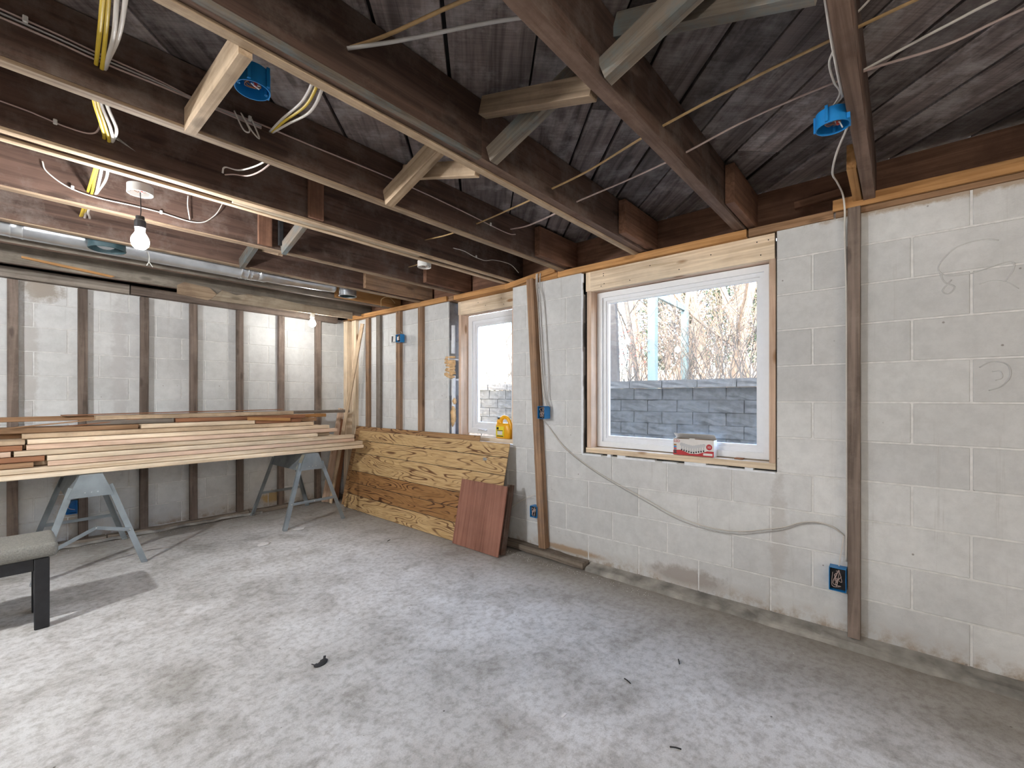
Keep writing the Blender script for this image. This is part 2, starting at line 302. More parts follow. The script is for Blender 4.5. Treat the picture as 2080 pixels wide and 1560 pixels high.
# ------------------------------------------------------------------ geometry helpers
class MB:
    def __init__(s): s.v = []; s.f = []
    def add(s, vs, fs):
        n = len(s.v); s.v += [tuple(v) for v in vs]; s.f += [tuple(i+n for i in f) for f in fs]; return s
    def box(s, x0, x1, y0, y1, z0, z1, ch=0.0):
        if x1 < x0: x0, x1 = x1, x0
        if y1 < y0: y0, y1 = y1, y0
        if z1 < z0: z0, z1 = z1, z0
        c = min(ch, (x1-x0)*0.4, (y1-y0)*0.4, (z1-z0)*0.4)
        if c <= 0:
            vs = [(x, y, z) for x in (x0, x1) for y in (y0, y1) for z in (z0, z1)]
            return s.add(vs, [(0, 1, 3, 2), (4, 6, 7, 5), (0, 4, 5, 1), (2, 3, 7, 6), (0, 2, 6, 4), (1, 5, 7, 3)])
        bm = bmesh.new(); r = bmesh.ops.create_cube(bm, size=1)
        for v in bm.verts: v.co = Vector(((x0+x1)/2+v.co.x*(x1-x0), (y0+y1)/2+v.co.y*(y1-y0), (z0+z1)/2+v.co.z*(z1-z0)))
        bmesh.ops.bevel(bm, geom=list(bm.edges), offset=c, segments=1, affect='EDGES')
        s.bm(bm); return s
    def bm(s, bm, mat=None):
        bm.verts.ensure_lookup_table(); bm.verts.index_update()
        vs = [(mat @ v.co if mat else v.co) for v in bm.verts]
        s.add(vs, [[v.index for v in f.verts] for f in bm.faces]); bm.free(); return s
    def tube(s, pts, r, sides=7, smooth=6, flat=1.0, caps=True):
        p = catmull(pts, smooth) if smooth > 1 and len(pts) > 2 else [Vector(q) for q in pts]
        n = len(p); rings = []; prev = None
        for i in range(n):
            d = (p[min(i+1, n-1)]-p[max(i-1, 0)])
            if d.length < 1e-9: d = Vector((0, 0, 1))
            d.normalize()
            if prev is None:
                u = Vector((0, 0, 1)) if abs(d.z) < 0.9 else Vector((1, 0, 0))
                a = d.cross(u).normalized()
            else:
                a = (prev - d*prev.dot(d)); a = a.normalized() if a.length > 1e-6 else d.orthogonal().normalized()
            prev = a; b2 = d.cross(a)
            rr = r[min(len(r)-1, int(i/(n-1)*(len(r)-1)+0.5))] if isinstance(r, (list, tuple)) else r
            rings.append([p[i]+a*math.cos(2*PI*k/sides)*rr+b2*math.sin(2*PI*k/sides)*rr*flat for k in range(sides)])
        vs = [v for rg in rings for v in rg]; fs = []
        for i in range(n-1):
            for k in range(sides):
                k2 = (k+1) % sides; fs.append((i*sides+k, i*sides+k2, (i+1)*sides+k2, (i+1)*sides+k))
        if caps: fs += [tuple(range(sides))[::-1], tuple((n-1)*sides+k for k in range(sides))]
        return s.add(vs, fs)
    def lathe(s, prof, c, n=28, axis='Z'):
        """prof: list of (radius, height); open profile, revolved about axis through c"""
        vs = []; fs = []; m = len(prof)
        for k in range(n):
            a = 2*PI*k/n; ca, sa = math.cos(a), math.sin(a)
            for (r, h) in prof:
                if axis == 'Z': v = (c[0]+r*ca, c[1]+r*sa, c[2]+h)
                elif axis == 'X': v = (c[0]+h, c[1]+r*ca, c[2]+r*sa)
                else: v = (c[0]+r*sa, c[1]+h, c[2]+r*ca)
                vs.append(v)
        for k in range(n):
            k2 = (k+1) % n
            for i in range(m-1): fs.append((k*m+i, k2*m+i, k2*m+i+1, k*m+i+1))
        return s.add(vs, fs)
    def prism(s, poly, off):
        """closed polygon (3D points) extruded by off vector"""
        n = len(poly); o = Vector(off); a = [Vector(p) for p in poly]; b = [p+o for p in a]
        return s.add(a+b, [tuple(range(n))[::-1], tuple(range(n, 2*n))]+[(i, (i+1) % n, n+(i+1) % n, n+i) for i in range(n)])
def catmull(pts, k):
    P = [Vector(p) for p in pts]; P = [2*P[0]-P[1]]+P+[2*P[-1]-P[-2]]; out = []
    for i in range(1, len(P)-2):
        for j in range(k):
            t = j/k; a, b, c, d = P[i-1], P[i], P[i+1], P[i+2]
            out.append(0.5*((2*b)+(c-a)*t+(2*a-5*b+4*c-d)*t*t+(3*b-a-3*c+d)*t*t*t))
    out.append(P[-2]); return out
def mesh_from(mb, name, mat, smooth=False):
    me = bpy.data.meshes.new(name); me.from_pydata(mb.v, [], mb.f); me.validate(); 
    bm = bmesh.new(); bm.from_mesh(me); bmesh.ops.recalc_face_normals(bm, faces=bm.faces); bm.to_mesh(me); bm.free()
    if smooth:
        for p in me.polygons: p.use_smooth = True
    if mat: me.materials.append(mat)
    return me
def wloc(o):
    v = Vector(o.location)
    return v
def attach(o, parent):
    if parent is not None:
        o.parent = parent
        root = parent
        T = Matrix.Identity(4)
        chain = []
        while root is not None: chain.append(root); root = root.parent
        for p in reversed(chain): T = T @ p.matrix_parent_inverse @ Matrix.LocRotScale(p.location, p.rotation_euler, p.scale)
        o.matrix_parent_inverse = T.inverted()
def obj(name, mb, mat, parent=None, smooth=False, kind=None, frame=None):
    me = mesh_from(mb, name, mat, smooth) if isinstance(mb, MB) else mb
    o = bpy.data.objects.new(name, me); COL.objects.link(o)
    if frame is not None:
        o.location = frame.to_translation(); o.rotation_euler = frame.to_euler()
    attach(o, parent)
    if kind: o['kind'] = kind
    return o
def tag(o, label, cat, group=None):
    o['label'] = label; o['category'] = cat
    if group: o['group'] = group
    return o
def thing(name, label, cat, loc, group=None):
    o = bpy.data.objects.new(name, None); COL.objects.link(o); o.location = loc; o.empty_display_size = 0.05
    return tag(o, label, cat, group)
def smooth_angle(o, deg=35):
    for p in o.data.polygons: p.use_smooth = True
    try: o.data.set_sharp_from_angle(angle=math.radians(deg))
    except Exception: pass
def rough_box(L, w, h, ch=0.002, segs=1, jit=0.0, seed=0):
    """box along local X, optionally cut into segments and roughened so old timber is not ruler straight"""
    mb = MB(); ys = [(-w/2+ch, -h/2), (w/2-ch, -h/2), (w/2, -h/2+ch), (w/2, h/2-ch), (w/2-ch, h/2), (-w/2+ch, h/2), (-w/2, h/2-ch), (-w/2, -h/2+ch)]
    rnd = random.Random(seed); vs = []; fs = []; n = len(ys)
    for i in range(segs+1):
        x = -L/2+L*i/segs; dy = rnd.uniform(-jit, jit); dz = rnd.uniform(-jit, jit)
        for (a, b) in ys: vs.append((x, a+dy+rnd.uniform(-jit, jit)*0.5, b+dz+rnd.uniform(-jit, jit)*0.5))
    for i in range(segs):
        for k in range(n): fs.append((i*n+k, i*n+(k+1) % n, (i+1)*n+(k+1) % n, (i+1)*n+k))
    fs += [tuple(range(n))[::-1], tuple(segs*n+k for k in range(n))]
    return mb.add(vs, fs)
def open_box(x0, x1, y0, y1, z0, z1, w, ax):
    """one watertight open box: ax is the axis letter with sign of the open side"""
    bm = bmesh.new(); bmesh.ops.create_cube(bm, size=1)
    for v in bm.verts: v.co = Vector(((x0+x1)/2+v.co.x*(x1-x0), (y0+y1)/2+v.co.y*(y1-y0), (z0+z1)/2+v.co.z*(z1-z0)))
    d = {'-X': Vector((-1, 0, 0)), '-Y': Vector((0, -1, 0)), '+Z': Vector((0, 0, 1))}[ax]
    bm.normal_update(); f = max(bm.faces, key=lambda f: f.normal.dot(d))
    bmesh.ops.inset_individual(bm, faces=[f], thickness=w, depth=0)
    r = bmesh.ops.extrude_discrete_faces(bm, faces=[f]); g = r['faces'][0]
    dep = {'-X': x1-x0, '-Y': y1-y0, '+Z': z1-z0}[ax]-w
    bmesh.ops.translate(bm, verts=list(g.verts), vec=-d*dep)
    return MB().bm(bm)
def ring_mesh(xa, xc, ya, yb, za, zb, wd):
    vs = []
    for x in (xa, xc):
        for (q) in (0, wd):
            vs += [(x, ya+q, za+q), (x, yb-q, za+q), (x, yb-q, zb-q), (x, ya+q, zb-q)]
    fs = []
    for k in range(4):
        k2 = (k+1) % 4
        fs += [(k, k2, 4+k2, 4+k), (8+k, 12+k, 12+k2, 8+k2), (k, 8+k, 8+k2, k2), (4+k, 4+k2, 12+k2, 12+k)]
    return MB().add(vs, fs)
def frame_between(p0, p1, up=(0, 0, 1)):
    p0 = Vector(p0); p1 = Vector(p1); x = (p1-p0).normalized(); u = Vector(up)
    y = u.cross(x)
    if y.length < 1e-4: y = Vector((0, 1, 0)).cross(x)
    y.normalize(); z = x.cross(y)
    m = Matrix((x, y, z)).transposed().to_4x4(); m.translation = (p0+p1)/2
    return m
def beam(name, p0, p1, w, h, mat, parent=None, up=(0, 0, 1), ch=0.002, segs=1, jit=0.0, kind=None):
    L = (Vector(p1)-Vector(p0)).length
    mb = rough_box(L, w, h, ch, segs, jit, seed=hash((round(p0[0]*100), round(p0[1]*100), round(p0[2]*100))) % 9999)
    return obj(name, mb, mat, parent, frame=frame_between(p0, p1, up), kind=kind)
def struct(name, mb, mat, **k):
    return obj(name, mb, mat, kind='structure', **k)
def sroot(name, loc=(0, 0, 0)):
    o = bpy.data.objects.new(name, None); COL.objects.link(o); o.location = loc; o['kind'] = 'structure'; o.empty_display_size = 0.1
    return o
def clip(rects, hole):
    out = []
    for (a0, a1, b0, b1) in rects:
        h0, h1, k0, k1 = hole
        if h1 <= a0 or h0 >= a1 or k1 <= b0 or k0 >= b1: out.append((a0, a1, b0, b1)); continue
        if a0 < h0: out.append((a0, h0, b0, b1))
        if h1 < a1: out.append((h1, a1, b0, b1))
        x0, x1 = max(a0, h0), min(a1, h1)
        if b0 < k0: out.append((x0, x1, b0, k0))
        if k1 < b1: out.append((x0, x1, k1, b1))
    return out

# ------------------------------------------------------------------ room shell
floor = struct('floor', MB().box(LX-0.2, WX+0.2, RY-0.2, BY+0.2, -0.12, 0), M['floor'])
W1 = (0.536, 1.845, 0.850, 2.30)       # opening of the large window (y0,y1,z0,z1)
W2 = (2.546, 3.385, 0.850, 2.30)
def block_wall(name, axis, face, thick, a0, a1, phase, holes, ztop=2.274):
    """axis 'X': face plane x=face, blocks run along Y and the wall body lies at +X; axis 'Y' likewise"""
    root = sroot(name)
    core = [(a0, a1, 0.0, ztop)]
    for h in holes: core = clip(core, h)
    mb = MB()
    for (p0, p1, z0, z1) in core:
        if axis == 'X': mb.box(face+0.0032, face+thick-0.01, p0, p1, z0, z1)
        else: mb.box(p0, p1, face+0.0032, face+thick-0.01, z0, z1)
    obj('mortar_bed', mb, M['mortar'], root)
    z0 = 0.039; k = -6; cache = {}
    rows = [(-0.1642+0.2032*0, 0.039)]
    zz = 0.039-0.2032
    while zz < ztop-0.02:
        lo = max(zz, 0.0); hi = min(zz+0.2032, ztop)
        odd = (k-1) % 2
        ph = phase+(0.0 if odd else 0.2032)
        n0 = int((a0-ph)/0.4064)-1
        p = ph+n0*0.4064
        while p < a1:
            rs = [(max(p, a0)+0.0045, min(p+0.4064, a1)-0.0045, lo+0.004, hi-0.004)]
            if rs[0][1]-rs[0][0] > 0.02 and hi-lo > 0.03:
                for h in holes: rs = clip(rs, h)
                for (q0, q1, r0, r1) in rs:
                    if q1-q0 < 0.012 or r1-r0 < 0.012: continue
                    w, hh = round(q1-q0, 4), round(r1-r0, 4)
                    key = (w, hh)
                    if key not in cache:
                        b = MB()
                        if axis == 'X': b.box(0, thick, -w/2, w/2, -hh/2, hh/2, 0.0028)
                        else: b.box(-w/2, w/2, 0, thick, -hh/2, hh/2, 0.0028)
                        cache[key] = mesh_from(b, 'block', M['block'])
                    dd = random.uniform(-0.0007, 0.0007)
                    loc = (face+dd, (q0+q1)/2, (r0+r1)/2) if axis == 'X' else ((q0+q1)/2, face+dd, (r0+r1)/2)
                    o = bpy.data.objects.new('block', cache[key]); COL.objects.link(o); o.location = loc; attach(o, root)
            p += 0.4064
        zz += 0.2032; k += 1
    return root
wall_right = block_wall('wall_right', 'X', WX, 0.20, -1.3, BY, -0.042, [W1, W2])
wall_back = block_wall('wall_back', 'Y', BY, 0.20, -0.9, WX+0.19, 0.179, [])
mb = MB(); mb.box(LX-0.2, -0.9, BY, BY+0.2, 0, TZ); struct('wall_back_far', mb, M['block'])
mb = MB(); mb.box(WX, WX+0.2, RY-0.2, -1.3, 0, TZ); struct('wall_right_near', mb, M['block'])
struct('wall_left', MB().box(LX-0.2, LX, RY, BY, 0, TZ), M['block'])
struct('wall_front', MB().box(LX-0.2, WX, RY-0.2, RY, 0, TZ), M['block'])

# low broken curb along the foot of the window wall
def curb():
    mb = MB(); rnd = random.Random(3)
    y = -1.3; prof = []
    while y < 1.80:
        prof.append(y); y += 0.06
    for i in range(len(prof)-1):
        pass
    vs = []; fs = []; n = len(prof)
    for i, yy in enumerate(prof):
        e = 0.092+0.010*noise.noise(Vector((yy*3.1, 1.7, 0)))+0.006*rnd.uniform(-1, 1)
        h = 0.034+0.010*noise.noise(Vector((yy*2.3, 5.7, 0)))
        zz = 0.028+0.006*rnd.uniform(-1, 1)
        for (x, z) in ((WX-e-0.006, -0.002), (WX-e, zz*0.7), (WX-e+0.018, zz), (WX-0.035, h), (WX+0.004, h+0.012), (WX+0.004, -0.002)):
            vs.append((x, yy, z))
    for i in range(n-1):
        for k in range(6): fs.append((i*6+k, i*6+(k+1) % 6, (i+1)*6+(k+1) % 6, (i+1)*6+k))
    fs += [tuple(range(6)), tuple((n-1)*6+k for k in range(6))]
    return mb.add(vs, fs)
o = struct('baseboard_right', curb(), M['curb'])
# sole plates
bp = sroot('baseboard_back')
xx = -0.9
for (x0, x1) in ((-0.9, 0.62), (0.63, 1.78), (1.79, 2.88)):
    beam('plate_board', (x0, BY-0.05, 0.022), (x1, BY-0.05, 0.022), 0.088, 0.04, M['plate'], bp, segs=9, jit=0.004)
beam('plaster_strip', (0.2, BY-0.112, 0.016), (1.9, BY-0.112, 0.016), 0.026, 0.020, M['curb'], bp, segs=22, jit=0.007)
sp = tag(beam('sole_plate', (WX-0.06, 1.77, 0.036), (WX-0.05, 2.66, 0.040), 0.09, 0.045, M['plate'], segs=10, jit=0.004), 'rotten grey wooden sole plate at the foot of the leaning stud', 'plank')

# ------------------------------------------------------------------ ceiling: joists, diagonal subfloor, rim
ceil = sroot('ceiling', (0, 0, TZ))
# boards run at 45 degrees; s = (x - y)/sqrt2 positions of the joints read off the photograph
joints = [-0.121, 0.191, 0.467, 0.628, 0.835, 1.022, 1.276, 1.50, 1.70, 1.90, 2.12, 2.32, 2.55, 2.78, 3.0]
s = -0.121
rnd = random.Random(11); left = []
while s > -6.4:
    s -= rnd.choice([0.20, 0.19, 0.25, 0.24, 0.28]); left.append(s)
s = 3.0; right = []
while s < 4.7:
    s += rnd.choice([0.2, 0.24, 0.27]); right.append(s)
J = sorted(left)+joints+right
ux = Vector((1, 1, 0)).normalized(); vx = Vector((1, -1, 0)).normalized()
for a, b in zip(J[:-1], J[1:]):
    c = (a+b)/2
    # clip a strip with direction (1,1) to the rectangle of the house
    lo, hi = -99, 99
    for (d, p, m0, m1) in ((ux.x, vx.x*c, LX-0.1, WX+0.19), (ux.y, vx.y*c, RY-0.1, BY+0.19)):
        t0, t1 = (m0-p)/d, (m1-p)/d; lo = max(lo, t0); hi = min(hi, t1)
    if hi-lo < 0.25: continue
    cuts = [lo]; x = lo+rnd.uniform(1.2, 3.2)
    while x < hi-0.5: cuts.append(x); x += rnd.uniform(2.2, 3.6)
    cuts.append(hi)
    for q0, q1 in zip(cuts[:-1], cuts[1:]):
        p0 = vx*c+ux*(q0+0.002); p1 = vx*c+ux*(q1-0.002); z = TZ+0.0125+rnd.uniform(0, 0.003)
        beam('plank', (p0.x, p0.y, z), (p1.x, p1.y, z), (b-a)-rnd.choice([0.008, 0.014, 0.022]), 0.023, M['plank'], ceil, ch=0.0015)
obj('deck_felt', MB().box(LX-0.2, WX+0.2, RY-0.2, BY+0.2, TZ+0.03, TZ+0.05), M['dark'], ceil)

XR = 3.02
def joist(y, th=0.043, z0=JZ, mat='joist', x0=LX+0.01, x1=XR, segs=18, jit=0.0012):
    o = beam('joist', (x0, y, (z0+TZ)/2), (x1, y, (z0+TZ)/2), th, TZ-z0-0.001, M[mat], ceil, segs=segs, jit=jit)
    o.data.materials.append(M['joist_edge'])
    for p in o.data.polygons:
        if p.normal.z < -0.8: p.material_index = 1      # lower edge, in a lighter tone than the sides
    return o
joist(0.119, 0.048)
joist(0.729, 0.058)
# third joist: doubled as far as x=1.31, pale nailing strip on the far lower edge
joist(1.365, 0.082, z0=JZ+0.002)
beam('joist', (LX+0.01, 1.329-0.014, (JZ+TZ)/2), (1.31, 1.329-0.014, (JZ+TZ)/2), 0.012, TZ-JZ-0.002, M['joist'], ceil, segs=12, jit=0.001)
beam('nailing_strip', (LX+0.01, 1.392, JZ-0.004), (2.98, 1.392, JZ-0.004), 0.036, 0.012, M['nailer'], ceil, segs=20, jit=0.001)
beam('nailing_strip', (LX+0.01, 1.324, JZ-0.003), (1.31, 1.324, JZ-0.003), 0.028, 0.012, M['brace_grey'], ceil, segs=12, jit=0.001)
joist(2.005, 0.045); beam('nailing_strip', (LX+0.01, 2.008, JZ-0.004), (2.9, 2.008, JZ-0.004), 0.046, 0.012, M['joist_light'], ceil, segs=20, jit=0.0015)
# fourth: two members with a slot between them
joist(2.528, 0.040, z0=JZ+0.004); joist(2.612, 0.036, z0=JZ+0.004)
beam('nailing_strip', (LX+0.01, 2.528, JZ-0.002), (2.95, 2.528, JZ-0.002), 0.040, 0.012, M['nailer'], ceil, segs=20, jit=0.0015)
beam('nailing_strip', (LX+0.01, 2.613, JZ-0.002), (2.95, 2.613, JZ-0.002), 0.038, 0.012, M['nailer'], ceil, segs=20, jit=0.0015)
beam('packing_strip', (0.78, 2.57, JZ+0.006), (1.95, 2.57, JZ+0.006), 0.046, 0.02, M['patch'], ceil, segs=9, jit=0.002)
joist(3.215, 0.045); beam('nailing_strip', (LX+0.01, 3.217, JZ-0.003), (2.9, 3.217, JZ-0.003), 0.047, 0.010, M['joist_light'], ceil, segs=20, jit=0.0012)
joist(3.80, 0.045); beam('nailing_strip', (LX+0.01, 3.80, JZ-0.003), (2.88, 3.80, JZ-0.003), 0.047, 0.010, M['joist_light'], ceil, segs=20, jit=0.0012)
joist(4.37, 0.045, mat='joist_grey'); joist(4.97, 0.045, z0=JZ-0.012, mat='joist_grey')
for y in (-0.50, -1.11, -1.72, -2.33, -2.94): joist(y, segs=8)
# sistered blocks on the joist ends
for (y, x0, th) in ((0.672, 2.50, 0.045), (1.296, 2.52, 0.045), (1.958, 2.52, 0.045), (3.166, 2.46, 0.045), (3.752, 2.22, 0.045), (4.322, 2.23, 0.045)):
    beam('end_block', (x0, y, (JZ+TZ)/2-0.002), (3.0, y, (JZ+TZ)/2-0.002), th, TZ-JZ-0.03, M['orange'] if y > 4 else (M['stud_warm'] if y > 3.5 else M['sister']), ceil)
beam('end_block', (2.50, 0.166, 2.36), (2.97, 0.166, 2.345), 0.035, 0.115, M['orange'], ceil)
beam('packing_block', (3.005, 0.24, 2.40), (3.005, 0.46, 2.385), 0.03, 0.04, M['sister'], ceil)
for (x, y) in ((1.17, 2.49), (1.15, 3.175)):
    beam('stiffener', (x, y, JZ+0.005), (x, y, TZ-0.01), 0.022, 0.085, M['sister'], ceil, up=(1, 0, 0))
beam('stiffener', (1.25, 3.175, JZ+0.03), (1.25, 3.175, TZ-0.01), 0.02, 0.03, M['dark'], ceil, up=(1, 0, 0))
# rim joist and mud sill on top of the window wall
for (y0, y1) in ((-3.3, -1.2), (-1.19, 1.35), (1.36, 3.9), (3.91, BY+0.15)):
    beam('rim_board', (3.045, y0, (JZ+TZ)/2), (3.045, y1, (JZ+TZ)/2), 0.04, TZ-JZ-0.004, M['sister'], ceil)
for (y0, y1, x) in ((-3.3, 0.26, 2.985), (0.27, 0.68, 2.985), (0.69, 2.05, 2.975), (2.06, 3.30, 2.985), (3.31, BY+0.1, 2.99)):
    beam('mud_sill', (x, y0, 2.2585), (x, y1, 2.2585), 0.145, 0.045, M['orange'] if 0.6 < (y0+y1)/2 < 3 else M['brown_board'], ceil, segs=6, jit=0.001)
beam('mud_sill', (-0.9, BY+0.05, 2.40), (2.9, BY+0.05, 2.40), 0.10, 0.045, M['dark'], ceil)
obj('rim_backing', MB().box(LX-0.2, WX+0.18, BY+0.10, BY+0.2, 2.2, TZ+0.03), M['dark'], ceil)
# cross bridging between the joists near x = 1.27
def brace(p0, p1, mat='brace_grey', w=0.020, h=0.066, up=(1, 0, 0)):
    return beam('bridging', p0, p1, h, w, M[mat], ceil, up=up, ch=0.001)
brace((1.235, 0.695, JZ+0.01), (1.235, 0.145, TZ-0.02), w=0.045, h=0.075)
brace((1.325, 0.700, TZ-0.03), (1.325, 0.150, JZ+0.02), w=0.045, h=0.075)
brace((1.30, 1.285, TZ-0.05), (1.30, 0.765, JZ+0.03), 'joist_light', w=0.045, h=0.07)
brace((1.36, 1.300, JZ+0.015), (1.36, 0.765, TZ-0.03), 'brace_grey', w=0.045, h=0.07)
brace((1.30, 1.975, JZ+0.012), (1.30, 1.42, TZ-0.05), 'nailer', w=0.045, h=0.085)
brace((1.40, 1.975, TZ-0.05), (1.40, 1.42, JZ+0.02), 'nailer', w=0.03, h=0.07)
brace((1.27, 3.185, JZ+0.01), (1.27, 2.64, TZ-0.05), 'brace_grey', w=0.03, h=0.08)
brace((1.20, 3.77, JZ+0.01), (1.20, 3.245, TZ-0.06), 'brace_grey', w=0.03, h=0.08)
brace((1.28, 3.245, JZ+0.02), (1.28, 3.77, TZ-0.05), 'joist_light', w=0.03, h=0.08)
# pale block beside the first blue ceiling box
beam('blocking', (0.460, 1.412, JZ+0.018), (0.460, 1.980, JZ+0.018), 0.036, 0.088, M['nailer'], ceil, ch=0.001)
# broken packing boards above the back wall
def jag(name, pts, y, d, mat):
    return obj(name, MB().prism([(x, y, z) for x, z in pts], (0, d, 0)), mat, ceil)
jag('patch_board', [(1.32, 2.225), (1.40, 2.315), (1.52, 2.285), (1.62, 2.315), (1.85, 2.318), (2.10, 2.300), (2.75, 2.29), (2.75, 2.215), (1.95, 2.212), (1.30, 2.205)], 4.915, 0.03, M['patch'])
jag('patch_board', [(1.05, 2.30), (1.10, 2.335), (1.30, 2.32), (1.38, 2.25), (1.28, 2.20), (1.05, 2.22)], 4.93, 0.02, M['joist_light'])
jag('patch_board', [(0.10, 2.33), (0.42, 2.305), (0.62, 2.285), (0.60, 2.272), (0.40, 2.288), (0.10, 2.315)], 4.90, 0.015, M['orange'])
# top plate of the stud wall at the back, nailed strips on top of the window wall
bt = sroot('trim_1')
beam('plate_board', (-0.9, BY-0.045, 2.292), (0.78, BY-0.045, 2.280), 0.075, 0.084, M['greywood'], bt, segs=5, jit=0.001)
beam('plate_board', (0.79, BY-0.045, 2.279), (2.80, BY-0.045, 2.258), 0.075, 0.080, M['stud'], bt, segs=6, jit=0.001)
tr = sroot('trim_2')
beam('nailing_board', (2.893, 0.27, 2.293), (2.893, -1.3, 2.283), 0.020, 0.058, M['orange'], tr, segs=4, jit=0.0008, ch=0.001)
beam('nailing_board', (2.895, 2.60, 2.246), (2.895, 2.07, 2.300), 0.020, 0.044, M['orange'], tr, ch=0.001)
beam('nailing_board', (2.895, 5.27, 2.272), (2.895, 3.38, 2.256), 0.020, 0.050, M['orange'], tr, segs=4, jit=0.001, ch=0.001)

# ------------------------------------------------------------------ studs on the walls
for i, x in enumerate((0.064, 0.472, 0.896, 1.285, 1.706, 2.136, 2.566, -0.36, -0.77)):
    beam('stud', (x+random.uniform(-.006, .006), BY-0.028, 0.044), (x, BY-0.028, 2.236-0.006*x), 0.062, 0.050, M['stud'], wall_back, up=(0, 1, 0), segs=5, jit=0.0012)
def rstud(y0, y1, w, d, mat, z0=0.045, z1=2.235, yt=None, segs=5):
    ym = (y0+y1)/2
    return beam('stud', (WX-d/2-0.001, ym, z0), (WX-d/2-0.001, yt if yt is not None else ym, z1), abs(y1-y0), d, M[mat], wall_right, up=(1, 0, 0), segs=segs, jit=0.001)
rstud(0.155, 0.208, 0, 0.048, 'stud', z1=2.262)
rstud(2.150, 2.220, 0, 0.055, 'stud_warm', z0=0.062, yt=2.315, z1=2.262)
rstud(3.768, 3.843, 0, 0.035, 'stud_warm')
rstud(4.160, 4.236, 0, 0.038, 'stud_warm')
rstud(4.560, 4.640, 0, 0.035, 'greywood')
rstud(4.80, 4.87, 0, 0.035, 'stud_warm')
rstud(5.085, 5.175, 0, 0.040, 'pine', z0=0.003)
rstud(5.22, 5.30, 0, 0.085, 'pine', z0=0.003)

# ------------------------------------------------------------------ windows
def window(name, y0, y1, z0, z1, xj, xv, yo0, yo1, hz0, hz1, sash, zsill):
    """y0..y1 frame opening; yo0..yo1 rough opening; xj room face of the lumber; xv room face of the vinyl"""
    r = sroot(name, (xv, (y0+y1)/2, z0))
    xb = WX+0.19
    beam('header', (xj+0.02, yo0+0.012, (hz0+hz1)/2), (xj+0.02, y1+0.008, (hz0+hz1)/2), 0.04, hz1-hz0, M['pine'], r, ch=0.002)
    beam('soffit_board', ((xj+xb)/2+0.02, y0-0.03, z1+0.012), ((xj+xb)/2+0.02, y1+0.0, z1+0.012), xb-xj-0.045, 0.020, M['pine_pink'], r, ch=0.001)
    beam('jamb', ((xj+xb)/2, y1+0.019, zsill+0.001), ((xj+xb)/2, y1+0.019, hz0+0.004), xb-xj, 0.038, M['pine_pink'], r, up=(0, 1, 0), ch=0.002)
    beam('jamb', ((xj+xb)/2, y0-0.0175, zsill+0.001), ((xj+xb)/2, y0-0.0175, hz0-0.001), xb-xj, 0.033, M['pine_pink'], r, up=(0, 1, 0), ch=0.002)
    beam('jamb', (xj+0.06, y1+0.030, hz0+0.006), (xj+0.06, y1+0.030, hz1), 0.11, 0.04, M['pine'], r, up=(0, 1, 0), ch=0.002)
    beam('sill_board', ((xj+xb)/2, y0-0.034, zsill-0.0195), ((xj+xb)/2, y1+0.046, zsill-0.0195), xb-xj, 0.038, M['pine'], r, ch=0.002)
    # vinyl frame, stepped
    def ring(nm, ya, yb, za, zb, wd, xa, xc, mat):
        mb = ring_mesh(xa, xc, ya, yb, za, zb, wd)
        return obj(nm, mb, mat, r)
    fr_ = ring('frame', y0+0.003, y1-0.004, z0+0.003, z1-0.003, sash*0.46, xv, xv+0.07, M['vinyl'])
    sa_ = ring('sash', y0+0.003+sash*0.46, y1-0.004-sash*0.46, z0+0.003+sash*0.46, z1-0.003-sash*0.46, sash*0.30, xv+0.016, xv+0.06, M['vinyl'])
    ring('glazing_bead', y0+0.003+sash*0.76, y1-0.004-sash*0.76, z0+0.003+sash*0.76, z1-0.003-sash*0.76, sash*0.22, xv+0.026, xv+0.05, M['vinyl'])
    e = sash*0.9
    obj('glass_pane', MB().box(xv+0.036, xv+0.040, y0+e, y1-e, z0+e, z1-e), M['glass'], sa_)
    return r
def nails(parent, pts, x):
    mb = MB()
    for (y, z) in pts: mb.lathe([(0, -0.0006), (0.0038, -0.0006), (0.0038, 0.0004)], (x, y, z), 8, 'X')
    obj('nail_head', mb, M['dark'], parent, kind='stuff')
w1 = window('window_1', 0.578, 1.765, 0.905, 2.085, 2.936, 3.02, 0.536, 1.845, 2.086, 2.234, 0.086, 0.902)
w2 = window('window_2', 2.62, 3.290, 0.925, 2.098, 3.004, 3.10, 2.546, 3.385, 2.100, 2.234, 0.112, 0.905)
nails(w1, [(1.66, 2.20), (1.66, 2.185), (1.655, 2.125), (1.30, 2.19), (1.10, 2.125), (0.90, 2.18), (0.64, 2.20), (0.62, 2.12), (0.58, 2.20), (1.45, 2.115), (1.68, 2.11)], 2.9355)
nails(w2, [(2.75, 2.19), (2.72, 2.13), (2.95, 2.15), (3.05, 2.19)], 3.0035)
# dark boxes paint the shade round the lumber; white plaster edges and ragged leftovers
mb = MB(); mb.box(2.985, 3.10, 1.806, 1.846, 0.852, 2.232); obj('cavity_fill', mb, M['dark'], w1)
mb = MB(); mb.box(2.960, 3.10, 0.54, 1.80, 0.8515, 0.861); obj('cavity_fill', mb, M['dark'], w1)
mb = MB(); mb.box(3.095, 3.115, 0.5365, 1.844, 2.108, 2.234); obj('cavity_fill', mb, M['dark'], w1)  # added filler that stops sky light leaking in above the header
mb = MB(); mb.box(3.117, 3.128, 2.547, 3.375, 2.122, 2.234); obj('cavity_fill', mb, M['dark'], w2)  # same added light stop above the small window
mb = MB(); mb.box(2.962, 3.094, 0.5365, 0.5435, 0.852, 2.234); obj('cavity_fill', mb, M['dark'], w1)  # added filler against sky light leaking in beside the jamb
rr = random.Random(5); mb = MB()
z = 0.852
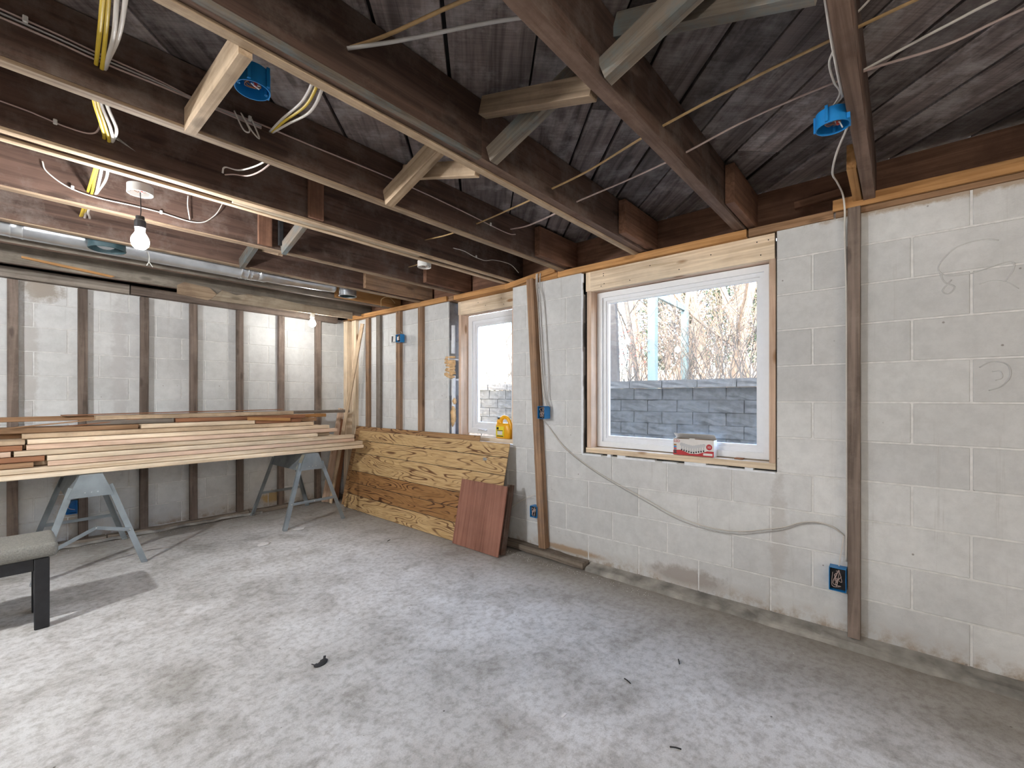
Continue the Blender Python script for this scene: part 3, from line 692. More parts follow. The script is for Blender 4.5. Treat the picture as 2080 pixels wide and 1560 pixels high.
while z < 2.2:
    h = rr.uniform(0.05, 0.22); mb.box(WX-0.001, WX+0.012, 1.838-rr.uniform(0.0, 0.009), 1.848, z, min(z+h, 2.23), 0.001); z += h
y = 0.545
while y < 1.84:
    w = rr.uniform(0.03, 0.14); mb.box(WX-0.001, WX+0.045, y, min(y+w, 1.842), 0.842, 0.853+rr.choice([0.0, 0.003, 0.011]), 0.001); y += w+rr.choice([0, 0, 0.05])
obj('plaster_edge', mb, M['plaster'], w1, kind='stuff')
# ragged, foam filled side of the small window's opening
mb = MB(); mb.box(2.934, 3.13, 3.3795, 3.386, 1.85, 2.23); mb.box(2.934, 3.13, 3.376, 3.386, 0.852, 1.30); obj('reveal_patch', mb, M['cavity_fill'], w2)
mb = MB(); mb.tube([(2.975, 3.372, 0.86), (2.975, 3.370, 1.2), (2.977, 3.371, 1.5)], 0.022, 9, 5); mb.tube([(2.972, 3.373, 1.72), (2.97, 3.368, 1.86), (2.972, 3.372, 2.0)], 0.020, 9, 5)
o = obj('plaster_bead', mb, M['plaster'], w2, smooth=True)
def blob(center, sx, sy, sz, seed, sub=3, amp=0.35):
    bm = bmesh.new(); bmesh.ops.create_icosphere(bm, subdivisions=sub, radius=1)
    for v in bm.verts:
        n = v.co.normalized(); k = 1+amp*noise.noise(n*2.3+Vector((seed, 0, 0)))+amp*0.5*noise.noise(n*6+Vector((0, seed, 0)))
        v.co = Vector((center[0]+n.x*sx*k, center[1]+n.y*sy*k, center[2]+n.z*sz*k))
    return MB().bm(bm)
mb = MB()
for i in range(26):
    z = 1.50+0.0068*i*1.0; mb.tube([(2.935+rr.uniform(-.01, .01), 3.43+rr.uniform(-.02, .02), z+rr.uniform(-.01, .01)), (2.940, 3.385, z+rr.uniform(-.02, .02)), (2.975, 3.345+rr.uniform(-.015, .015), z+rr.uniform(-.02, .02))], rr.uniform(0.007, 0.014), 6, 4)
obj('spray_foam', mb, M['foam'], w2, smooth=True, kind='stuff')
obj('spray_foam', blob((2.965, 3.36, 1.10), 0.03, 0.022, 0.10, 3.3), M['foam'], w2, smooth=True)
obj('spray_foam', blob((2.965, 3.345, 1.245), 0.02, 0.018, 0.03, 1.3), M['foam'], w2, smooth=True)
# window latch on the small window
mb = MB(); mb.box(3.085, 3.10, 3.02, 3.14, 0.955, 0.968, 0.003); mb.tube([(3.09, 3.13, 0.965), (3.07, 3.09, 0.972), (3.075, 3.02, 0.962)], 0.006, 8, 5)
obj('window_crank', mb, M['vinyl'], w2, smooth=True)

# ------------------------------------------------------------------ hanging bulbs
def hanging_bulb(loc, ztop, label, mat, cord_pts=None, white=False):
    x, y, z = loc
    t = thing('hanging_bulb', label, 'lamp', (x, y, ztop), 'bulbs hanging from the joists')
    s = 0.037
    prof = [(0.0, -s*1.05), (s*0.55, -s*0.9), (s*0.9, -s*0.5), (s, 0.0), (s*0.93, s*0.45), (s*0.7, s*0.9), (s*0.5, s*1.25), (0.0, s*1.25)]
    zc = z+s*1.25
    o = obj('socket', MB().lathe([(0.0, 0.0225), (0.0235, 0.0225), (0.0235, 0.055), (0.018, 0.062), (0.018, 0.078), (0.006, 0.082), (0, 0.082)], (x, y, zc), 20), M['whitep'] if white else M['black'], t)
    obj('bulb', MB().lathe(prof, (x, y, z), 16), mat, o, smooth=True)
    obj('bulb_base', MB().lathe([(0, 0.0005), (0.020, 0.0005), (0.0215, 0.022), (0.0, 0.022)], (x, y, zc), 20), M['whitep'], o)
    pts = cord_pts or [(x, y, zc+0.08), (x+0.003, y, (zc+ztop)/2), (x, y, ztop)]
    obj('cord', MB().tube(pts, 0.0022, 6, 6), M['whitep'] if white else M['black'], t, smooth=True)
    return t
hanging_bulb((0.452, 2.83, 2.052), 2.315, 'lit white bulb on a black cord below the round white ceiling box', M['bulb'])
hanging_bulb((2.285, 4.95, 2.105), 2.264, 'lit white bulb hanging in the far corner near the back wall', M['bulb_dim'], white=True)
for (x, y, lb_) in ((-1.55, 2.9, 'added fill bulb hanging at the left, outside the picture'), (-0.5, -0.22, 'added fill bulb hanging left of the photographer'), (1.1, -1.7, 'lit bulb hanging behind the photographer near the window wall'), (-1.7, -2.4, 'added fill bulb hanging in the far corner behind the photographer')):
    hanging_bulb((x, y, 2.10), 2.515, lb_, M['bulb_warm'] if x > 0 else (M['bulb_fill'] if y > 0 else M['bulb_fill_weak']))  # all but the warm one are unseen bulbs added as fill light

# ------------------------------------------------------------------ ceiling boxes
def round_box(loc, label, mat, h=0.055, r=0.052, wires=True):
    x, y, z = loc
    t = thing('ceiling_box', label, 'electrical box', (x, y, z), 'round ceiling boxes')
    o = sh = obj('shell', MB().lathe([(0.0, h-0.003), (r-0.003, h-0.003), (r-0.003, 0.0), (r, 0.0), (r, h), (0, h)], (x, y, z), 32), mat, t)
    smooth_angle(o)
    mb = MB()
    for a in ((0.3, 1.4, 2.9, 4.2, 5.3) if mat == M['blue'] else (1.2,)): mb.box(x+math.cos(a)*(r+0.003)-0.005, x+math.cos(a)*(r+0.003)+0.005, y+math.sin(a)*(r+0.003)-0.005, y+math.sin(a)*(r+0.003)+0.005, z+0.004, z+h+0.006, 0.001)
    obj('nail_lug', mb, mat, sh, kind='stuff')
    mb = MB()
    for a in (0.0, PI): mb.lathe([(0.002, 0.004), (0.005, 0.004), (0.005, 0.03), (0.0, 0.03)], (x+math.cos(a)*(r-0.011), y+math.sin(a)*(r-0.011), z), 10)
    obj('screw_post', mb, mat, sh, kind='stuff')
    if wires:
        rn = random.Random(int(x*100)); mb = MB()
        for k in range(5):
            a = rn.uniform(0, 6.28); pts = [(x+rn.uniform(-.02, .02), y+rn.uniform(-.02, .02), z+h-0.006)]
            for q in range(5): pts.append((x+0.024*math.cos(a+q*1.5), y+0.024*math.sin(a+q*1.5), z+0.012+0.006*k*0.7+rn.uniform(0, .012)))
            mb.tube(pts, 0.0016, 5, 4)
        obj('wire', mb, M['copper'], t, smooth=True, kind='stuff')
        obj('wire', MB().tube([(x-0.01, y, z+0.045), (x+0.02, y-0.01, z+0.02), (x-0.01, y-0.02, z+0.01), (x+0.01, y-0.028, z-0.004)], 0.0022, 6, 5), M['whitep'], t, smooth=True)
        obj('wire_nut', MB().lathe([(0, 0.0), (0.005, 0.001), (0.007, 0.016), (0, 0.018)], (x+0.003, y-0.016, z+0.006), 10), M['orange_cap'], t)
    return t
round_box((0.542, 1.600, JZ+0.004), 'round blue ceiling box beside the pale wooden block', M['blue'], h=0.062)
round_box((1.985, 0.186, 2.262), 'round blue ceiling box on the joist nearest the window wall corner', M['blue'], h=0.055)
round_box((0.452, 2.83, 2.287), 'round white ceiling box above the bulb on the black cord', M['whitep'], h=0.04)
round_box((2.14, 2.76, JZ-0.003), 'round white ceiling box between the joists near the small window', M['whitep'], h=0.045)

# ------------------------------------------------------------------ wall outlet boxes
def outlet_box(x0, x1, y0, y1, z0, z1, label, open_axis='X', name='outlet_box', fill='wire'):
    t = thing(name, label, 'electrical box', ((x0+x1)/2, (y0+y1)/2, z0))
    w = 0.003
    mb = open_box(x0, x1, y0, y1, z0, z1, w, '-X' if open_axis == 'X' else '-Y')
    obj('shell', mb, M['blue'], t)
    mb = MB(); yc = (y0+y1)/2; xc = (x0+x1)/2; zc = (z0+z1)/2; hh = (z1-z0)/2; d = (y1-y0)*0.25
    rn = random.Random(int(x0*977+y0*131))
    if open_axis == 'X':
        obj('inside_shade', MB().box(x0+0.024, x0+0.025, y0+w+0.0005, y1-w-0.0005, z0+w+0.0005, z1-w-0.0005), M['dark'], t)  # dark panel paints the shade inside the blue box
        for q in range(4): mb.tube([(x0+0.028, yc+rn.uniform(-d, d), z1-0.008)]+[(x0+rn.uniform(0.003, 0.020), yc+rn.uniform(-d, d)*1.5, zc+hh*0.7*rn.uniform(-1, 1)) for _ in range(4)], 0.0017, 5, 5)
    else: mb.tube([(xc, y1-0.01, z1-0.01), (xc-d, y0+0.012, zc), (xc+d, y0+0.01, zc-hh*0.4)], 0.002, 6, 5)
    obj('wire', mb, M['cable_pink'], t, smooth=True, kind='stuff')
    return t
outlet_box(2.835, 2.910, 2.13, 2.20, 1.112, 1.212, 'blue outlet box with wires on the leaning stud between the windows')
outlet_box(2.862, 2.926, 2.230, 2.300, 0.30, 0.392, 'small blue outlet box low on the wall left of the leaning stud')
outlet_box(2.868, 2.926, 0.212, 0.285, 0.272, 0.392, 'blue outlet box with loose wires low beside the tall stud')
outlet_box(0.365, 0.435, 5.36, 5.44, 0.28, 0.39, 'blue outlet box on the back wall behind the left sawhorse', 'Y')
t = outlet_box(2.835, 2.89, 4.075, 4.155, 1.882, 1.968, 'blue outlet box with a black bracket high on a stud left of the small window')
mb = MB()
mb = ring_mesh(2.838, 2.850, 4.165, 4.245, 1.884, 1.966, 0.012)
obj('bracket', mb, M['black'], t)
obj('sticker', MB().box(2.833, 2.8348, 4.10, 4.13, 1.905, 1.94), M['card'], t)

# ------------------------------------------------------------------ cables
def cable(pts, r, label, mat, name='cable', flat=0.6, group=None, sm=7):
    mb = MB().tube(pts, r, 8, sm, flat)
    o = obj(name, mb, M[mat], smooth=True); c = sum((Vector(p) for p in pts), Vector())/len(pts)
    return tag(o, label, 'cable', group)
# bundle that crosses the joists at the left
bx_ = [(0.12, 0.75, 2.40), (0.15, 1.25, 2.40), (0.165, 1.40, 2.372), (0.185, 1.70, 2.345), (0.205, 1.985, 2.368), (0.215, 2.15, 2.35), (0.25, 2.30, 2.33), (0.283, 2.5, 2.36), (0.285, 2.62, 2.36), (0.285, 2.85, 2.33), (0.298, 3.19, 2.352), (0.305, 3.5, 2.35), (0.32, 3.79, 2.39), (0.33, 4.2, 2.40)]
for i, (dx, m, lab) in enumerate(((0.0, 'yellow', 'leftmost yellow'), (0.011, 'yellow', 'second yellow'), (0.022, 'cable', 'first white'), (0.034, 'cable', 'rightmost white'))):
    pts = [(x+dx*(1+0.35*math.sin(j*1.9+i)), y, z+0.004*math.sin(j*2.1+i*2)) for j, (x, y, z) in enumerate(bx_)]
    cable(pts, 0.0058, lab+' cable of the bundle running through the joists at left', m)
for (dz, dx, m, lab) in ((0.0, 0, 'cable_pink', 'upper'), (-0.012, 0.004, 'cable_grey', 'middle'), (-0.024, 0.008, 'cable_pink', 'lower')):
    cable([(-0.9, 1.976, 2.425+dz), (0.0, 1.976, 2.415+dz), (0.20, 1.976, 2.408+dz), (0.37, 1.974, 2.402+dz*0.7), (0.466, 1.974, 2.392+dz*0.3), (0.60, 1.972, 2.396+dz*0.5), (0.70, 1.970, 2.398+dz*0.6)], 0.0048, lab+' dusty cable stapled along the joist behind the pale block', m)
mb_pts = [(0.60, 1.965, 2.405), (0.63, 1.955, 2.34), (0.65, 1.95, 2.345), (0.62, 1.952, 2.40), (0.655, 1.945, 2.345), (0.685, 1.95, 2.33), (0.66, 1.96, 2.40)]
cable(mb_pts, 0.0038, 'coiled loops of white wire below the first blue ceiling box', 'cable')
cable([(0.70, 1.972, 2.400), (0.927, 1.976, 2.404), (1.266, 1.976, 2.41), (1.495, 1.976, 2.408), (1.70, 1.976, 2.402), (1.903, 1.976, 2.393), (2.124, 1.976, 2.38), (2.24, 1.974, 2.378), (2.296, 1.972, 2.390)], 0.0042, 'long white cable stapled along the face of the second joist', 'cable_pink', flat=0.7)
for i, (m, dz, dx) in enumerate((('cable', 0.0, 0.0), ('yellow', -0.003, 0.014), ('cable', -0.010, 0.030))):
    cable([(0.66+dx, 1.41, 2.335), (0.665+dx, 1.44, 2.305+dz), (0.70+dx, 1.60, 2.33+dz*2), (0.715+dx*0.7, 1.80, 2.36+dz), (0.735+dx*0.3, 1.975, 2.387)], 0.0055, ('first white', 'yellow', 'second white')[i]+' cable sagging between the doubled joist and the next joist', m)
cable([(0.72, 1.30, 2.38), (0.80, 1.20, 2.42), (0.90, 0.98, 2.46), (0.98, 0.755, 2.46)], 0.0075, 'tan cable rising from the doubled joist towards the subfloor', 'cable_tan')
cable([(0.71, 1.30, 2.372), (0.82, 1.18, 2.40), (0.98, 0.95, 2.43), (1.10, 0.755, 2.43)], 0.0075, 'grey cable rising beside the tan one from the doubled joist', 'cable_grey')
# runs along Y drilled through the joists
cable([(1.953, 2.51, 2.386), (1.90, 2.2, 2.335), (1.94, 1.99, 2.36), (1.90, 1.7, 2.35), (1.84, 1.42, 2.33), (1.83, 1.36, 2.335), (1.80, 1.1, 2.34), (1.70, 0.73, 2.34), (1.73, 0.4, 2.40), (1.70, 0.12, 2.40), (1.56, -0.45, 2.34), (1.5, -1.0, 2.36)], 0.0062, 'old tan cable threaded across the joists ahead of the window', 'cable_tan')
cable([(2.262, 1.99, 2.42), (2.17, 1.75, 2.36), (2.08, 1.42, 2.34), (2.06, 1.36, 2.345), (2.01, 1.0, 2.345), (1.95, 0.73, 2.34), (1.97, 0.45, 2.40), (1.94, 0.12, 2.40), (1.905, -0.10, 2.365), (1.90, -0.28, 2.385), (1.86, -0.9, 2.42)], 0.0068, 'pinkish white cable threaded across the joists nearer the window', 'cable_pink')
cable([(1.94, 0.11, 2.40), (1.915, 0.02, 2.405), (1.90, -0.10, 2.42), (1.885, -0.30, 2.44), (1.85, -0.9, 2.46)], 0.0058, 'second white cable leaving the last joist towards the right edge', 'cable')
cable([(1.70, 0.11, 2.44), (1.62, -0.05, 2.47), (1.55, -0.5, 2.48)], 0.004, 'thin white cable above the tan one at the top right', 'cable')
cable([(2.30, 3.18, 2.40), (2.24, 2.95, 2.37), (2.16, 2.64, 2.35)], 0.0045, 'short tan cable between the slotted joist and the next', 'cable_tan')
cable([(1.36, 0.146, JZ+0.03), (1.55, 0.148, 2.30), (1.75, 0.150, 2.31), (1.86, 0.150, 2.315), (1.93, 0.155, 2.33), (1.965, 0.19, 2.322)], 0.0042, 'white cable running down the side of the last joist into the blue box', 'cable')
cable([(1.62, 0.150, 2.312), (1.70, 0.168, 2.325), (1.80, 0.165, 2.32), (1.90, 0.158, 2.33), (1.99, 0.20, 2.322)], 0.0035, 'looped white cable above the blue box on the last joist', 'cable')
cable([(2.02, 0.155, 2.30), (2.12, 0.150, 2.325), (2.28, 0.20, 2.30), (2.50, 0.235, 2.31), (2.70, 0.235, 2.34), (2.85, 0.225, 2.33), (2.872, 0.218, 2.25), (2.918, 0.222, 2.15), (2.922, 0.215, 1.8), (2.922, 0.214, 1.3), (2.922, 0.213, 0.8), (2.922, 0.216, 0.42)], 0.0045, 'white cable running down the wall beside the tall stud at right', 'cable')
cable([(2.195, 2.488, 2.385), (2.30, 2.486, 2.388), (2.403, 2.486, 2.372), (2.52, 2.486, 2.368), (2.62, 2.486, 2.395), (2.75, 2.480, 2.405), (2.82, 2.46, 2.39), (2.86, 2.42, 2.33)], 0.0042, 'white cable wavering along the slotted joist to the wall', 'cable')
cable([(0.135, 3.184, 2.445), (0.150, 3.182, 2.40), (0.225, 3.182, 2.350), (0.334, 3.182, 2.333), (0.483, 3.182, 2.338), (0.601, 3.182, 2.338), (0.729, 3.182, 2.328), (0.803, 3.180, 2.342), (0.855, 3.178, 2.39), (0.88, 3.165, 2.43), (0.90, 3.16, 2.48)], 0.0048, 'white cable looping along the joist behind the first bulb', 'cable')
cable([(0.725, 3.165, 2.47), (0.722, 3.160, 2.41), (0.735, 3.172, 2.335)], 0.0045, 'short white cable tail dropping to the looped cable', 'cable')
cable([(0.71, 2.49, 2.376), (0.715, 2.470, 2.40), (0.76, 2.40, 2.38), (0.79, 2.2, 2.36), (0.80, 2.04, 2.38)], 0.0045, 'white looped cable entering the slotted joist', 'cable')
cable([(0.72, 2.49, 2.372), (0.75, 2.46, 2.375), (0.785, 2.36, 2.35), (0.80, 2.2, 2.34), (0.815, 2.04, 2.375)], 0.0045, 'pinkish looped cable entering the slotted joist', 'cable_pink')
cable([(-0.6, 2.496, 2.40), (-0.002, 2.500, 2.376), (0.10, 2.500, 2.368), (0.17, 2.498, 2.358), (0.238, 2.48, 2.355), (0.262, 2.44, 2.375), (0.25, 2.30, 2.40), (0.235, 2.04, 2.42)], 0.0040, 'thin pink cable stapled on the slotted joist at far left', 'cable_pink')
# cables down the leaning stud and the sweep to the low box at right
for i, (dy, dx, m) in enumerate(((0.0, 0, 'cable'), (-0.014, 0.004, 'cable_grey'), (-0.040, 0.006, 'cable_grey'))):
    top = 2.232-dy*0.3
    cable([(2.872, 2.25+dy-0.01, 2.29), (2.905, 2.268+dy, 2.20), (2.918, 2.262+dy*1.7, 2.05), (2.918, 2.238+dy*1.8, 1.7), (2.916, 2.212+dy*1.6, 1.40), (2.905, 2.190+dy, 1.30), (2.895, 2.155+dy*0.8, 1.205)], 0.0042, ('first', 'second', 'third')[i]+' cable down the wall behind the leaning stud to its blue box', m)
for i, (dz, m) in enumerate(((0.0, 'cable_grey'), (0.022, 'cable_grey'))):
    pts = [(1093, 868), (1110, 905), (1133, 958), (1165, 1005), (1205, 1050), (1250, 1084), (1300, 1116), (1350, 1146), (1400, 1165), (1450, 1172), (1500, 1171), (1550, 1158), (1590, 1136), (1625, 1112), (1660, 1100), (1692, 1106), (1716, 1126)]
SW = [(2.205, 1.10), (2.12, 1.010), (2.01, 0.895), (1.865, 0.800), (1.690, 0.710), (1.50, 0.632), (1.315, 0.562), (1.15, 0.498), (1.0, 0.462), (0.86, 0.450), (0.73, 0.462), (0.615, 0.495), (0.50, 0.535), (0.42, 0.578), (0.345, 0.598), (0.275, 0.590), (0.225, 0.555)]
for i, (dz, m) in enumerate(((0.0, 'cable_grey'), (0.018, 'cable'))):
    cable([(2.918, y, z+dz*math.sin(PI*k/(len(SW)-1))) for k, (y, z) in enumerate(SW)], 0.0042, ('lower', 'upper')[i]+' strand of the cable pair sweeping across the wall under the large window', m)
cable([(2.92, 0.225, 0.555), (2.91, 0.235, 0.48), (2.90, 0.245, 0.395)], 0.003, 'short cable tail entering the blue box beside the tall stud', 'cable')
cable([(2.92, 2.245, 0.475), (2.91, 2.30, 0.47), (2.90, 2.40, 0.42), (2.90, 2.56, 0.32)], 0.0045, 'short white cable curving from the leaning stud behind the plywood', 'cable')
cable([(2.925, 2.275, 0.92), (2.922, 2.30, 0.80), (2.922, 2.28, 0.62), (2.92, 2.255, 0.56)], 0.002, 'thin dark wire beside the leaning stud', 'black')
cable([(2.91, 4.245, 2.24), (2.905, 4.25, 2.10), (2.90, 4.135, 1.99)], 0.0038, 'white cable dropping to the blue box with the black bracket', 'cable')
cable([(2.915, 4.13, 1.87), (2.918, 4.14, 1.5), (2.918, 4.135, 1.1), (2.918, 4.14, 0.5)], 0.0038, 'white cable below the blue box with the black bracket', 'cable')
cable([(2.72, 4.26, 2.27), (2.70, 4.22, 2.34), (2.76, 4.18, 2.37), (2.84, 4.20, 2.335), (2.88, 4.24, 2.33)], 0.0045, 'yellowish cable arching over the wall top left of the small window', 'cable_tan')
# staples
STL = ('at the far left of the joist before the pale block', 'above the middle of the long joist cable', 'near the end of the long joist cable', 'left of the first bulb box', 'right of the first bulb cord', 'on the thin pink cable', 'on the wavering cable by the wall', 'beside the coiled white loops')
for si, (x, y, z) in enumerate(((0.048, 1.972, 2.413), (1.38, 1.970, 2.41), (2.05, 1.970, 2.385), (0.240, 3.178, 2.350), (0.60, 3.178, 2.338), (0.14, 2.496, 2.362), (2.42, 2.480, 2.372), (0.655, 1.966, 2.400))):
    o = obj('cable_staple', MB().box(x-0.006, x+0.006, y-0.008, y+0.002, z-0.010, z+0.010, 0.002), M['whitep']); tag(o, 'white cable staple '+STL[si], 'staple', 'cable staples on the joists')

web = MB(); wa, wb, wc = Vector((0.297, 2.505, 2.405)), Vector((0.300, 2.40, 2.335)), Vector((0.385, 2.505, 2.352))
for k in range(9):
    f_ = k/8; web.tube([wa.lerp(wb, f_), wc.lerp(wb, f_*0.2)], 0.0004, 3, 1, caps=False); web.tube([wa.lerp(wc, f_), wb.lerp(wc, f_*0.9)], 0.0004, 3, 1, caps=False)
o = obj('cobweb', web, M['dust'], kind='stuff'); tag(o, 'small dusty triangular cobweb beside the cable bundle on a joist', 'cobweb')
# ------------------------------------------------------------------ duct between the joists
t = thing('air_duct', 'galvanised round air duct slung between the joists near the back wall', 'duct', (0.5, 4.09, 2.33))
DY, DZ, DR = 4.09, 2.335, 0.072
prof = []
x = -3.2
prof = [(DR, -3.25)]
for xs in (-2.0, -0.75, 0.05, 1.30):
    prof += [(DR, xs-0.02), (DR+0.003, xs-0.012), (DR, xs-0.004), (DR+0.001, xs+0.03), (DR+0.004, xs+0.038), (DR+0.001, xs+0.046)]
prof += [(DR, 1.36), (DR+0.003, 1.37), (DR, 1.38), (DR-0.002, 1.42)]
o = obj('pipe', MB().lathe(prof, (0, DY, DZ), 40, 'X'), M['galv'], t); smooth_angle(o, 30)
mb = MB().tube([(1.42, DY, DZ), (1.60, DY, DZ-0.004), (1.85, DY+0.01, DZ+0.002), (2.10, DY+0.005, DZ+0.01)], [0.070, 0.060, 0.056, 0.056], 20, 6)
o = obj('elbow', mb, M['galv'], t, smooth=True)
for (x, yc, r) in ((0.462, 3.955, 0.094), (2.205, 4.03, 0.080)):
    o = obj('collar', MB().lathe([(r, 0.075), (r, 0.010), (r+0.003, 0.008), (r+0.003, 0.003), (r, 0.0), (r-0.003, 0.0), (r-0.003, 0.072), (0.0, 0.073)], (x, yc, 2.256), 40), M['teal'] if x < 1 else M['galv'], t); smooth_angle(o, 40)
    obj('duct_inside', MB().lathe([(0.0, 0.045), (r-0.006, 0.045), (r-0.006, 0.008), (r-0.004, 0.008), (r-0.004, 0.060), (0, 0.060)], (x, yc, 2.256), 30), M['teal'], o)
mb = MB(); mb.tube([(0.68, DY-0.06, 2.33), (0.69, DY-0.075, 2.285), (0.70, DY-0.02, 2.258), (0.71, DY+0.06, 2.285)], 0.004, 6, 5)
mb.tube([(0.70, DY-0.02, 2.256), (0.685, DY-0.03, 2.225)], 0.003, 6, 1); mb.tube([(0.70, DY-0.02, 2.256), (0.72, DY-0.025, 2.222)], 0.003, 6, 1)
obj('hanger_tie', mb, M['whitep'], t, smooth=True, kind='stuff')

# ------------------------------------------------------------------ sawhorses
def sawhorse(xc, label, vbrace):
    y0, y1, H = 4.52, 5.24, 0.712
    t = thing('sawhorse', label, 'sawhorse', (xc, (y0+y1)/2, 0))
    # folded sheet metal top with sloping cheeks
    tw, bw, hh = 0.060, 0.125, 0.165
    mb = MB(); th = 0.004
    mb.box(xc-tw, xc+tw, y0+0.01, y1-0.01, H-0.035, H-0.001, 0.003)
    obj('top_rail', mb, M['galv_dull'], t)
    mb = MB()
    for s in (-1, 1):
        mb.prism([(xc+s*tw, y0, H-0.003), (xc+s*(tw+th), y0, H-0.003), (xc+s*(bw+th), y0, H-hh), (xc+s*bw, y0, H-hh)], (0, y1-y0, 0))
    obj('side_cheek', mb, M['galv_dull'], t)
    for (ya, yb) in ((y0-0.004, y0), (y1, y1+0.004)):
        obj('end_plate', MB().prism([(xc-tw, ya, H), (xc+tw, ya, H), (xc+bw, ya, H-hh), (xc-bw, ya, H-hh)], (0, yb-ya, 0)), M['galv_dull'], t)
    mb = MB()
    for k in range(3): mb.lathe([(0, -0.004), (0.005, -0.004), (0.005, 0.0)], (xc+(k-1)*0.035, y0-0.004, H-0.13), 8, 'Y')
    obj('rivet', mb, M['galv'], t, kind='stuff')
    fx = 0.295
    for sy, yt, yf in ((-1, y0+0.02, 4.45), (1, y1-0.02, 5.30)):
        for s in (-1, 1):
            p0 = Vector((xc+s*(bw-0.022), yt+sy*0.004*0, H-hh*0.55)); p1 = Vector((xc+s*fx, yf, 0.002))
            # L-section leg
            d = (p1-p0).normalized(); a = Vector((s, 0, 0)); a = (a-d*a.dot(d)).normalized(); b2 = d.cross(a)*(1 if s > 0 else -1)
            b2 = b2 if b2.y*sy > 0 else -b2
            mb = MB()
            w = 0.038; q = 0.004
            for (u0, u1, v0, v1) in ((0, w, 0, q), (w-q, w, 0.0, -w*0.7)):
                poly = [p0-a*(w/2)+a*u0+b2*v0, p0-a*(w/2)+a*u1+b2*v0, p0-a*(w/2)+a*u1+b2*v1, p0-a*(w/2)+a*u0+b2*v1]
                mb.prism(poly, p1-p0)
            obj('leg', mb, M['galv_dull'], t)
            obj('foot', MB().box(p1.x-0.018, p1.x+0.018, p1.y-0.016, p1.y+0.016, 0.0, 0.016, 0.003), M['galv_dull'], t)
        zb = 0.235
        def at(s, z):
            k = (H-hh*0.55-z)/(H-hh*0.55); return Vector((xc+s*((bw-0.022)*(1-k)+fx*k), yt*(1-k)+yf*k+sy*0.008, z))
        if sy < 0 and vbrace:
            mid = Vector((xc+0.02, (at(1, zb).y), zb+0.085))
            beam('cross_brace', at(-1, zb-0.045), mid, 0.026, 0.004, M['galv_dull'], t, up=(0, 1, 0), ch=0.0005)
            beam('cross_brace', mid, at(1, zb+0.03), 0.026, 0.004, M['galv_dull'], t, up=(0, 1, 0), ch=0.0005)
            pin = (at(-1, zb-0.045), mid, at(1, zb+0.03))
        else:
            beam('cross_brace', at(-1, zb), at(1, zb+0.005), 0.026, 0.004, M['galv_dull'], t, up=(0, 1, 0), ch=0.0005)
            pin = (at(-1, zb), (at(-1, zb)+at(1, zb))/2, at(1, zb))
        mb = MB()
        for p in pin: mb.lathe([(0, sy*0.007), (0.006, sy*0.006), (0.006, 0)], (p.x, p.y, p.z), 8, 'Y')
        obj('rivet', mb, M['galv'], t, kind='stuff')
    return t
sawhorse(0.441, 'grey steel sawhorse under the left part of the lumber stack', True)
t = sawhorse(2.087, 'grey steel sawhorse under the right end of the lumber stack', False)
obj('shiny_plate', MB().prism([(2.087-0.127, 4.535, 0.565), (2.087-0.068, 4.535, 0.700), (2.087-0.068, 4.60, 0.700), (2.087-0.127, 4.60, 0.565)], (-0.003, 0, 0)), M['galv_plate'], t)

